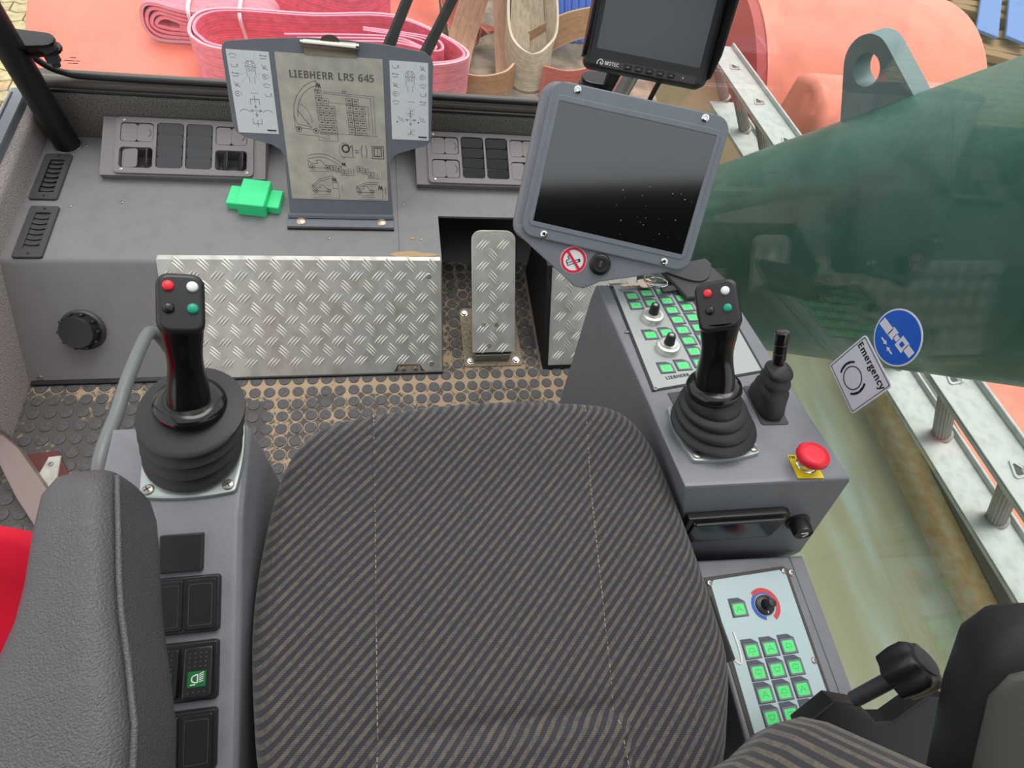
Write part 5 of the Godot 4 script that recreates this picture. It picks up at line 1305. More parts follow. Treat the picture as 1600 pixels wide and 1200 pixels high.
	var FR := fr(f0, fx, FN)
	var dr := thing("ashtray_drawer", "black ashtray drawer in the front face of the right console", "drawer", FR)
	m = MB.new(); prism(m, I, PackedVector2Array([Vector2(0.018, 0.058), Vector2(0.150, 0.056), Vector2(0.158, 0.060), Vector2(0.160, 0.066), Vector2(0.150, 0.108), Vector2(0.144, 0.113), Vector2(0.014, 0.116)]), 0.0, 0.010, 0.003, 2); part(dr, "frame", m, M.black_plastic)
	m = MB.new(); prism(m, I, PackedVector2Array([Vector2(0.026, 0.066), Vector2(0.150, 0.064), Vector2(0.141, 0.106), Vector2(0.022, 0.109)]), 0.008, 0.013, 0.002, 2); part(dr, "flap", m, M.gloss_black)
	m = MB.new(); tube(m, PackedVector3Array([Vector3(0.028, 0.0135, 0.0665), Vector3(0.148, 0.0135, 0.0645)]), 0.0026, 8); part(dr, "pull_lip", m, M.black_plastic)
	var lg := thing("cigarette_lighter", "round black cigarette lighter on the right console front", "lighter", FR * Transform3D(Basis.IDENTITY, Vector3(0.184, 0.0, 0.092)))
	m = MB.new(); lathe(m, I, [Vector2(0.0165, 0), Vector2(0.0165, 0.003), Vector2(0.0135, 0.004), Vector2(0.0135, 0.018), Vector2(0.0125, 0.021), Vector2(0.0105, 0.0215), Vector2(0.010, 0.0205), Vector2(0, 0.0205)], 28); part(lg, "knob", m, M.black_plastic, 30)
	m = MB.new(); tube(m, PackedVector3Array([Vector3(-0.005, 0.0212, -0.002), Vector3(0.004, 0.0212, -0.003), Vector3(0.005, 0.0212, 0.0), Vector3(0.0, 0.0212, 0.006)]), 0.0008, 5); part(lg, "symbol", m, M.white_print)
	# climate keypad
	var ck := thing("climate_keypad", "pale climate panel with green keys and a red-blue temperature dial", "keypad", Transform3D(Basis.IDENTITY, Vector3(0.401, 0.46, -0.166)))
	m = MB.new(); prism(m, I, PackedVector2Array([Vector2(0.000, 0.046), Vector2(0.122, 0.042), Vector2(0.128, 0.046), Vector2(0.128, 0.32), Vector2(0.004, 0.32)]), 0.0, 0.0012); part(ck, "rim", m, M.dark_plastic)
	m = MB.new(); prism(m, I, PackedVector2Array([Vector2(0.006, 0.056), Vector2(0.012, 0.0505), Vector2(0.115, 0.0465), Vector2(0.123, 0.054), Vector2(0.123, 0.315), Vector2(0.009, 0.315)]), 0.001, 0.0022, 0.0004, 1); part(ck, "plate", m, M.panel_pale)
	key(ck, 0.036, 0.090, 2)
	for i in 3:
		for j in 5: key(ck, 0.0365 + 0.0268 * i, 0.1415 + 0.0254 * j, i * 2 + j)
	for k in 2:
		m = MB.new(); var o := PackedVector2Array(); var h := []
		var a0: float = [100.0, -130.0][k]; var a1: float = [330.0, 60.0][k]
		var r0: float = [0.0145, 0.0165][k]; var r1_: float = [0.0190, 0.0225][k]
		for q in 21: o.append(Vector2(cos(deg_to_rad(lerpf(a0, a1, q / 20.0))), sin(deg_to_rad(lerpf(a0, a1, q / 20.0)))) * r1_)
		for q in 21: o.append(Vector2(cos(deg_to_rad(lerpf(a1, a0, q / 20.0))), sin(deg_to_rad(lerpf(a1, a0, q / 20.0)))) * r0)
		prism(m, Transform3D(Basis.IDENTITY, Vector3(0.075, 0.0022, 0.090)), o, 0.0, 0.0005 + 0.0002 * k); part(ck, "temperature_scale", m, [M.arc_blue, M.arc_red][k])
	m = MB.new(); lathe(m, Transform3D(Basis.IDENTITY, Vector3(0.075, 0.0022, 0.090)), [Vector2(0.0132, 0), Vector2(0.0130, 0.003), Vector2(0.0105, 0.0042), Vector2(0.0075, 0.0046), Vector2(0.0064, 0.010), Vector2(0.0060, 0.019), Vector2(0.005, 0.0215), Vector2(0, 0.022)], 28); var dial := part(ck, "dial", m, M.black_plastic, 40)
	m = MB.new(); prism(m, Transform3D(Basis.IDENTITY, Vector3(0.075, 0.0055, 0.0995)), PackedVector2Array([Vector2(-0.0015, -0.002), Vector2(0.0015, -0.002), Vector2(0, 0.0022)]), 0.0, 0.0012); part(dial, "pointer", m, M.white_print)
	for q in [Vector2(0.121, 0.049), Vector2(0.120, 0.164), Vector2(0.005, 0.054)]: spart(ck, "screw", screw_mesh(0.0042), M.screw_steel, Transform3D(Basis.IDENTITY, Vector3(q.x, 0.0015, q.y)))

func build_displays() -> void:
	var MN := Transform3D(Basis(Vector3(0.942, 0.050, 0.332), Vector3(-0.270, 0.701, 0.660), Vector3(-0.199, -0.712, 0.674)).orthonormalized(), Vector3(0.345, 0.660, -0.680))
	var t := thing("large_display", "large grey framed display with a dark blank screen", "display", MN)
	var m := MB.new()
	prism(m, I, rrect(-0.007, 0.003, 0.290, 0.238, 0.026, 5), -0.050, -0.008, 0.006, 2, true); part(t, "housing", m, M.console_paint)
	m = MB.new(); prism(m, I, rrect(0.0, 0.0, 0.272, 0.230, 0.022, 6), -0.009, 0.0, 0.002, 2); part(t, "bezel", m, M.bezel_paint)
	m = MB.new(); frame_plate(m, I, rrect(0, 0.0015, 0.254, 0.194, 0.010, 4), rrect(0, 0.0015, 0.240, 0.178, 0.001, 4), 0.0, 0.0012, 0.0008); part(t, "inner_frame", m, M.bezel_paint)
	m = MB.new(); prism(m, I, rrect(0, 0.0025, 0.2385, 0.177), -0.002, 0.0004); part(t, "screen", m, M.screen_glass)
	for q in [Vector2(-0.097, -0.107), Vector2(0.097, -0.107), Vector2(0.096, 0.107), Vector2(-0.098, 0.107)]:
		m = MB.new(); lathe(m, Transform3D(Basis.IDENTITY, Vector3(q.x, 0.0, q.y)), [Vector2(0.0058, 0), Vector2(0.0056, 0.0012), Vector2(0.003, 0.0018), Vector2(0.0024, 0.0008), Vector2(0, 0.0008)], 16); part(t, "screw", m, M.chrome)
	m = MB.new()
	for k in 22:
		var px := rng.randf_range(0.0, 0.115); var pz := rng.randf_range(0.0, 0.085); var pr_ := rng.randf_range(0.0003, 0.0008)
		lathe(m, Transform3D(Basis.IDENTITY, Vector3(px, 0.0003, pz)), [Vector2(pr_, 0), Vector2(pr_ * 0.6, 0.0003), Vector2(0, 0.0004)], 6)
	var sp := part(t, "dust_specks", m, M.white_print); sp.set_meta("kind", "stuff")
	# bracket plate under the display
	m = MB.new(); prism(m, I, PackedVector2Array([Vector2(-0.142, 0.100), Vector2(-0.146, 0.112), Vector2(-0.100, 0.138), Vector2(-0.030, 0.176), Vector2(-0.016, 0.176), Vector2(0.006, 0.160), Vector2(0.100, 0.124), Vector2(0.128, 0.110), Vector2(0.132, 0.100)]), -0.020, -0.006, 0.002, 2, true); var br := part(t, "bracket", m, M.console_paint)
	m = MB.new(); var bw := MN.affine_inverse()
	tube(m, xf(bw, PackedVector3Array([Vector3(0.365, 0.625, -0.735), Vector3(0.365, 0.45, -0.90), Vector3(0.365, 0.205, -1.10)])), 0.014, 12); part(br, "stand", m, M.console_paint)
	# no-smoking sign on the bracket
	var ns := thing("no_smoking_sign", "round red and white no-smoking sticker under the large display", "sticker", MN * Transform3D(Basis.IDENTITY, Vector3(-0.043, -0.006, 0.136)))
	m = MB.new(); prism(m, I, ring_poly(0.0212), 0.0, 0.0006); part(ns, "disc", m, M.white_button)
	m = MB.new(); frame_plate(m, I, ring_poly(0.0203), ring_poly(0.0162), 0.0006, 0.0011, 0.0); part(ns, "red_ring", m, M.sign_red)
	m = MB.new(); prism(m, Transform3D(Basis(Vector3.UP, deg_to_rad(-45)), Vector3.ZERO), rrect(0, 0, 0.034, 0.0040), 0.0012, 0.0016); part(ns, "red_bar", m, M.sign_red)
	m = MB.new(); frame_plate(m, Transform3D(Basis(Vector3.UP, deg_to_rad(30)), Vector3(0.001, 0, 0.003)), rrect(0, 0, 0.022, 0.0048), rrect(-0.001, 0, 0.0175, 0.0026), 0.0006, 0.0010, 0.0); part(ns, "cigarette", m, M.ink)
	m = MB.new(); tube(m, smooth_path([Vector3(-0.008, 0.0008, 0.007), Vector3(-0.011, 0.0008, 0.003), Vector3(-0.007, 0.0008, 0.0), Vector3(-0.010, 0.0008, -0.004), Vector3(-0.006, 0.0008, -0.008)], 4), 0.0007, 5); part(ns, "smoke_line", m, M.ink)
	var sk := thing("power_socket", "round black capped socket beside the no-smoking sticker", "socket", MN * Transform3D(Basis.IDENTITY, Vector3(0.0, -0.006, 0.133)))
	m = MB.new(); lathe(m, I, [Vector2(0.0170, 0), Vector2(0.0170, 0.003), Vector2(0.0150, 0.005), Vector2(0.0135, 0.0055), Vector2(0.0130, 0.009), Vector2(0.0110, 0.011), Vector2(0.0095, 0.0105), Vector2(0, 0.0108)], 28); part(sk, "cap", m, M.black_plastic)
	m = MB.new(); box(m, I, Vector3(-0.0025, 0.0105, -0.005), Vector3(0.0025, 0.0125, 0.005), 0.001, 1); part(sk, "cap_tab", m, M.dark_plastic)
	# small camera display above it
	var SM := Transform3D(Basis(Vector3(0.970, 0.021, 0.241), Vector3(-0.201, 0.624, 0.755), Vector3(-0.134, -0.781, 0.610)).orthonormalized(), Vector3(0.43, 0.745, -0.93))
	var s := thing("small_display", "small black hooded display above the large one", "display", SM)
	m = MB.new(); prism(m, I, rrect(0.0, -0.010, 0.212, 0.152, 0.014, 5), -0.030, 0.0, 0.004, 2, true); part(s, "case", m, M.black_plastic)
	m = MB.new(); frame_plate(m, I, rrect(0.0, -0.010, 0.196, 0.142, 0.004), rrect(0.0, -0.022, 0.178, 0.1185, 0.004), 0.0, 0.0015, 0.0006); part(s, "screen_frame", m, M.black_plastic)
	m = MB.new(); prism(m, I, rrect(0.0, -0.022, 0.177, 0.118), -0.001, 0.0003); part(s, "screen", m, M.screen_glass_small)
	for k in 2:
		var x := -0.108 if k == 0 else 0.108
		m = MB.new(); prism(m, fr(Vector3(x - 0.002, 0, 0), Vector3(0, 0, 1), Vector3.RIGHT), PackedVector2Array([Vector2(-0.088, -0.02), Vector2(-0.088, 0.055), Vector2(0.02, 0.035), Vector2(0.050, 0.004), Vector2(0.050, -0.020)]), 0.0, 0.004, 0.001, 1); part(s, "hood_side", m, M.black_paint)
	m = MB.new(); box(m, I, Vector3(-0.110, -0.02, -0.090), Vector3(0.110, 0.055, -0.086), 0.0015, 1); part(s, "hood_top", m, M.black_paint)
	m = MB.new(); prism(m, I, rrect(0.004, 0.0565, 0.166, 0.0130, 0.002), 0.0, 0.0016, 0.0006, 1); part(s, "button_bar", m, M.dark_plastic)
	for k in 5:
		m = MB.new(); prism(m, Transform3D(Basis.IDENTITY, Vector3(-0.031 + 0.0185 * k, 0.0014, 0.0565)), rrect(0, 0, 0.0125, 0.0072, 0.0015), 0.0, 0.0022, 0.0008, 1); var bt := part(s, "button", m, M.gloss_black)
		m = MB.new(); prism(m, Transform3D(Basis.IDENTITY, Vector3(-0.031 + 0.0185 * k, 0.0036, 0.0565)), rrect(0, 0, 0.0045, 0.0014), 0.0, 0.0003); part(bt, "mark", m, M.key_border)
	m = MB.new(); lathe(m, Transform3D(Basis.IDENTITY, Vector3(0.064, 0.0014, 0.0565)), [Vector2(0.0014, 0), Vector2(0.001, 0.001), Vector2(0, 0.0012)], 10); part(s, "indicator", m, M.white_print)
	var lz := 0.0565
	m = MB.new()
	tube(m, smooth_path([Vector3(-0.083, 0.0022, lz + 0.004), Vector3(-0.0825, 0.0022, lz - 0.001), Vector3(-0.078, 0.0022, lz - 0.004), Vector3(-0.0735, 0.0022, lz - 0.001), Vector3(-0.075, 0.0022, lz + 0.003), Vector3(-0.078, 0.0022, lz + 0.002), Vector3(-0.077, 0.0022, lz - 0.0005)], 4), 0.0009, 5); part(s, "emblem", m, M.white_print)
	text(s, "lettering", "MOTEC", 0.0058, M.white_print, Transform3D(Basis.IDENTITY, Vector3(-0.0585, 0.0018, lz)), 0.0005, true, 0.92)
	# post and cable of the small display
	m = MB.new(); var iv := SM.affine_inverse()
	tube(m, xf(iv, PackedVector3Array([Vector3(0.435, 0.70, -0.955), Vector3(0.435, 0.45, -1.05), Vector3(0.43, 0.202, -1.10)])), 0.016, 16); part(s, "post", m, M.steel)
	m = MB.new(); lathe(m, iv * Transform3D(Basis.IDENTITY, Vector3(0.43, 0.2005, -1.10)), [Vector2(0.035, 0), Vector2(0.035, 0.005), Vector2(0.016, 0.007)], 18); part(s, "post_flange", m, M.screw_steel)
	m = MB.new(); tube(m, xf(iv, smooth_path([Vector3(0.470, 0.715, -0.90), Vector3(0.452, 0.69, -0.89), Vector3(0.445, 0.64, -0.89), Vector3(0.448, 0.55, -0.90), Vector3(0.45, 0.40, -1.0), Vector3(0.46, 0.21, -1.09)], 6)), 0.0042, 8); part(s, "cable", m, M.black_paint)

func ring_poly(r: float, n := 36) -> PackedVector2Array:
	var p := PackedVector2Array()
	for k in n: p.append(Vector2(r * cos(TAU * k / n), r * sin(TAU * k / n)))
	return p

func seat_top(x: float, z: float) -> float:
	# soft dish, raised front roll and side bolsters, a tuck across the back
	var h := 0.545
	h += 0.012 * smoothstep(-0.22, -0.33, z)
	h += 0.010 * smoothstep(0.12, 0.2, absf(x - 0.10))
	for s in [[-0.035, -0.035], [0.247, 0.214]]:
		var sx: float = lerpf(s[0], s[1], clampf((z + 0.34) / 0.36, 0.0, 1.0))
		h -= 0.0028 * exp(-pow((x - sx) / 0.005, 2.0))
	if x > -0.04 and x < 0.22:
		h += 0.014 * smoothstep(0.016, 0.034, z) - 0.006 * exp(-pow((z - 0.016) / 0.010, 2.0))
	return h

func build_seat() -> void:
	var t := thing("operator_seat", "operator seat with dark striped cloth cushion in the middle", "seat")
	var pts := []
	for p in [[0.115, -0.366], [0.225, -0.360], [0.290, -0.342], [0.325, -0.305], [0.346, -0.245], [0.358, -0.15], [0.364, -0.06], [0.362, -0.01], [0.345, 0.04], [0.32, 0.09], [0.26, 0.15], [0.10, 0.165], [-0.06, 0.15], [-0.12, 0.09], [-0.145, 0.04], [-0.158, -0.03], [-0.165, -0.10], [-0.164, -0.16], [-0.155, -0.235], [-0.138, -0.292], [-0.105, -0.330], [-0.045, -0.352], [0.03, -0.362]]: pts.append(Vector3(p[0], 0, p[1]))
	pts.reverse()   # anticlockwise seen from above
	var ol := smooth_path(pts, 5, true)
	var c := Vector3(0.10, 0, -0.11); var rings := []
	var tile := 0.052
	var steps := []
	for k in 46: steps.append([k / 45.0 * 0.90, 0.0])
	for k in range(1, 9):
		var a := PI / 2 * k / 8.0
		steps.append([0.90 + 0.10 * sin(a), 0.030 * (1.0 - cos(a))])
	steps.append([1.0, 0.055]); steps.append([0.985, 0.085]); steps.append([0.95, 0.10])
	var m := MB.new()
	var grid := []; var uvs := []
	for s in steps:
		var ring := PackedVector3Array(); var uv := PackedVector2Array()
		for p in ol:
			var q: Vector3 = c.lerp(p, s[0])
			q.y = seat_top(q.x, q.z) - s[1]
			ring.append(q); uv.append(Vector2(q.x, q.z + s[1] * 0.8) / tile)
		grid.append(ring); uvs.append(uv)
	var n := ol.size()
	for k in grid.size() - 1:
		for i in n:
			var j := (i + 1) % n
			# rings run outwards and down: wind so that the outside is up
			if k > 0: m.triuv(grid[k][i], grid[k + 1][i], grid[k + 1][j], uvs[k][i], uvs[k + 1][i], uvs[k + 1][j])
			if k > 0: m.triuv(grid[k][i], grid[k + 1][j], grid[k][j], uvs[k][i], uvs[k + 1][j], uvs[k][j])
			else: m.triuv(grid[0][0], grid[1][i], grid[1][j], uvs[0][0], uvs[1][i], uvs[1][j])
	part(t, "cushion", m, M.seat_cloth, 70)
	for s in [[-0.035, -0.035, 0.10], [0.247, 0.214, 0.10]]:
		# rows of stitches
		var sm := MB.new()
		for k in 74:
			var z := -0.345 + 0.006 * k; var z1 := z + 0.0036
			var xa: float = lerpf(s[0], s[1], clampf((z + 0.34) / 0.36, 0.0, 1.0)); var xb: float = lerpf(s[0], s[1], clampf((z1 + 0.34) / 0.36, 0.0, 1.0))
			tube(sm, PackedVector3Array([Vector3(xa, seat_top(xa, z) + 0.0002, z), Vector3(xb, seat_top(xb, z1) + 0.0002, z1)]), 0.0006, 4)
		part(t, "seam", sm, M.thread)
	m = MB.new(); prism(m, I, rrect(0.10, -0.10, 0.44, 0.42, 0.05, 4), 0.30, 0.455, 0.02, 2, true); part(t, "seat_pan", m, M.black_plastic)
	m = MB.new(); prism(m, I, rrect(0.10, -0.06, 0.32, 0.40, 0.02, 3), 0.0, 0.30, 0.01, 2); part(t, "suspension_box", m, M.black_paint)
	# backrest: two side rolls and a flatter middle, leaning back
	rings = []; uvs = []; var L := 0.0
	var bm := MB.new()
	for k in 19:
		var u := k / 18.0
		var round_ := sqrt(maxf(0.0, 1.0 - pow(clampf((0.16 - u) / 0.16, 0.0, 1.0), 2.0))) if u < 0.16 else sqrt(maxf(0.0, 1.0 - pow(clampf((u - 0.88) / 0.12, 0.0, 1.0), 2.0)))
		round_ = maxf(round_, 0.05)
		var h := 0.585 + 0.62 * u; var zc := 0.116 + 0.17 * u
		var ring := PackedVector3Array(); var uv := PackedVector2Array()
		for i in 48:
			var a := TAU * i / 48
			var e := 1.0 / pow(pow(absf(cos(a)), 2.6) + pow(absf(sin(a)), 2.6), 1.0 / 2.6)
			var x := 0.262 * e * cos(a); var zz := 0.062 * e * -sin(a)
			var roll := exp(-pow((absf(x) - 0.195) / 0.055, 2.0))
			if zz < 0.0: zz -= 0.050 * roll
			ring.append(Vector3(0.160 + x * lerpf(0.78, 1.0, round_), h, zc + zz * round_)); uv.append(Vector2((x + (0.0 if zz > 0.0 else roll * 0.02)) / tile, h / tile))
		# front towards the operator faces -z
		rings.append(ring); uvs.append(uv)
	for k in rings.size() - 1:
		for i in 48:
			var j := (i + 1) % 48
			bm.quaduv(rings[k][j], rings[k][i], rings[k + 1][i], rings[k + 1][j], uvs[k][j], uvs[k][i] , uvs[k + 1][i], uvs[k + 1][j])
	part(t, "backrest", bm, M.back_cloth, 70)
	# armrests
	var al := thing("armrest", "dark grey padded armrest over the left console", "armrest")
	rings = []
	var prof := [[-0.216, -0.256, 0.006, 0.012], [-0.213, -0.256, 0.016, 0.028], [-0.204, -0.256, 0.024, 0.042], [-0.188, -0.255, 0.0285, 0.050], [-0.16, -0.251, 0.031, 0.052], [-0.12, -0.245, 0.033, 0.052], [-0.095, -0.242, 0.036, 0.052], [-0.06, -0.240, 0.045, 0.052], [-0.02, -0.238, 0.054, 0.052], [0.05, -0.232, 0.057, 0.052], [0.20, -0.226, 0.057, 0.052], [0.36, -0.222, 0.055, 0.050], [0.40, -0.222, 0.045, 0.04], [0.41, -0.222, 0.02, 0.02]]
	m = MB.new(); var pipe := PackedVector3Array()
	for q in prof:
		var ring := PackedVector3Array(); var cyy := 0.708
		for i in 44:
			var a := TAU * i / 44; var e := 1.0 / pow(pow(absf(cos(a)), 4.0) + pow(absf(sin(a)), 4.0), 0.25)
			var yy: float = q[3] * e * sin(a)
			ring.append(Vector3(q[1] + q[2] * e * cos(a) + (0.05 - yy) * 0.06, cyy + yy, q[0]))
		rings.append(ring)
		if q[0] > -0.21 and q[0] < 0.38: pipe.append(Vector3(q[1] + q[2] * 1.0 + 0.0005, cyy + q[3] * 0.78, q[0]))
	rings.reverse(); loft(m, rings); part(al, "pad", m, M.armrest_skin, 60)
	m = MB.new(); tube(m, pipe, 0.0024, 8); part(al, "piping", m, M.armrest_skin, 60)
	m = MB.new(); tube(m, smooth_path([Vector3(-0.22, 0.70, 0.30), Vector3(-0.20, 0.72, 0.33), Vector3(-0.165, 0.74, 0.33)], 5), 0.018, 12); part(al, "pivot_arm", m, M.black_plastic)
	var ar := thing("armrest", "black armrest with grey inlay at the right edge, tilted up", "armrest")
	var ax := Vector3(0.10, -0.62, 0.60).normalized(); var nn := Vector3(-0.50, 0.60, 0.58); nn = (nn - ax * nn.dot(ax)).normalized(); var sd := nn.cross(ax).normalized()
	if sd.x < 0.0: sd = -sd
	var a0 := Vector3(0.432, 0.868, -0.008)
	m = MB.new(); rings = []
	for q in [[-0.004, 0.004, 0.004], [0.0, 0.016, 0.012], [0.012, 0.032, 0.024], [0.034, 0.043, 0.032], [0.08, 0.048, 0.034], [0.18, 0.050, 0.034], [0.32, 0.050, 0.034], [0.35, 0.04, 0.028], [0.36, 0.01, 0.01]]:
		var ring := PackedVector3Array()
		for i in 36:
			var a := TAU * i / 36; var e := 1.0 / pow(pow(absf(cos(a)), 3.6) + pow(absf(sin(a)), 3.6), 1.0 / 3.6)
			ring.append(a0 + ax * q[0] + sd * q[1] * e * cos(a) + nn * q[2] * e * sin(a))
		rings.append(ring)
	loft(m, rings); part(ar, "pad", m, M.armrest_side, 60)
	m = MB.new(); rings = []
	for q in [[0.022, 0.008], [0.030, 0.020], [0.05, 0.028], [0.2, 0.031], [0.32, 0.028]]:
		var ring := PackedVector3Array()
		for i in 20:
			var a := TAU * i / 20; var e := 1.0 / pow(pow(absf(cos(a)), 3.0) + pow(absf(sin(a)), 3.0), 1.0 / 3.0)
			ring.append(a0 + ax * q[0] + sd * (q[1] * 1.12 * e * cos(a) - 0.006) + nn * (0.031 + 0.006 * e * sin(a)))
		rings.append(ring)
	loft(m, rings); part(ar, "cloth_inlay", m, M.armrest_grey, 60)
	# height knob and its bracket below the right armrest
	m = MB.new(); var KN := fr(Vector3(0.424, 0.732, 0.016), Vector3.RIGHT, Vector3(0.38, 0.80, -0.28))
	rings = []
	for q in [[0.014, -0.016], [0.019, -0.014], [0.0205, 0.0], [0.020, 0.011], [0.017, 0.016], [0.011, 0.0175]]:
		var ring := PackedVector3Array()
		for i in 48:
			var a := TAU * i / 48; var rr: float = q[0] * (1.0 + 0.085 * cos(6.0 * a))
			ring.append(KN * Vector3(rr * cos(a), q[1], -rr * sin(a)))
		rings.append(ring)
	loft(m, rings); var kb := part(ar, "adjuster_knob", m, M.black_plastic, 45)
	m = MB.new(); lathe(m, KN, [Vector2(0.0125, 0.0165), Vector2(0.0125, 0.0185), Vector2(0.011, 0.019), Vector2(0, 0.0192)], 24); part(kb, "cap", m, M.slat_plastic)
	m = MB.new(); tube(m, PackedVector3Array([KN * Vector3(0, -0.013, 0), KN * Vector3(0, -0.060, 0.0)]), 0.0068, 12); part(ar, "threaded_stem", m, M.slat_plastic)
	m = MB.new(); prism(m, fr(Vector3(0.474, 0.568, 0.068), Vector3(0.981, 0.148, 0.125), Vector3(-0.19, 0.854, 0.484)), PackedVector2Array([Vector2(-0.068, -0.007), Vector2(-0.033, -0.035), Vector2(-0.004, -0.030), Vector2(0.013, -0.0137), Vector2(0.029, -0.0137), Vector2(0.066, -0.040), Vector2(0.088, -0.040), Vector2(0.09, 0.09), Vector2(-0.045, 0.09)]), -0.015, 0.012, 0.003, 2, true); part(ar, "bracket", m, M.black_paint)
	# belt stalk between cushion and climate box
	var bl := thing("seat_lever", "black lever with pale edge between cushion and climate panel", "lever")
	m = MB.new(); prism(m, fr(Vector3(0.376, 0.50, -0.055), Vector3(0, 0, 1), Vector3(-0.5, 0.8, 0)), PackedVector2Array([Vector2(-0.035, -0.008), Vector2(-0.028, 0.016), Vector2(0.028, 0.014), Vector2(0.044, 0.004), Vector2(0.04, -0.014)]), 0.0, 0.008, 0.002, 2, true); part(bl, "blade", m, M.black_plastic)
	m = MB.new(); tube(m, smooth_path([Vector3(0.380, 0.506, -0.023), Vector3(0.390, 0.512, -0.009), Vector3(0.393, 0.513, -0.023), Vector3(0.392, 0.513, -0.045)], 5), 0.0016, 7); part(bl, "wire_edge", m, M.white_print)
	m = MB.new(); tube(m, PackedVector3Array([Vector3(0.375, 0.50, -0.045), Vector3(0.36, 0.42, -0.02), Vector3(0.32, 0.38, 0.0)]), 0.008, 8); part(bl, "shaft", m, M.black_paint)

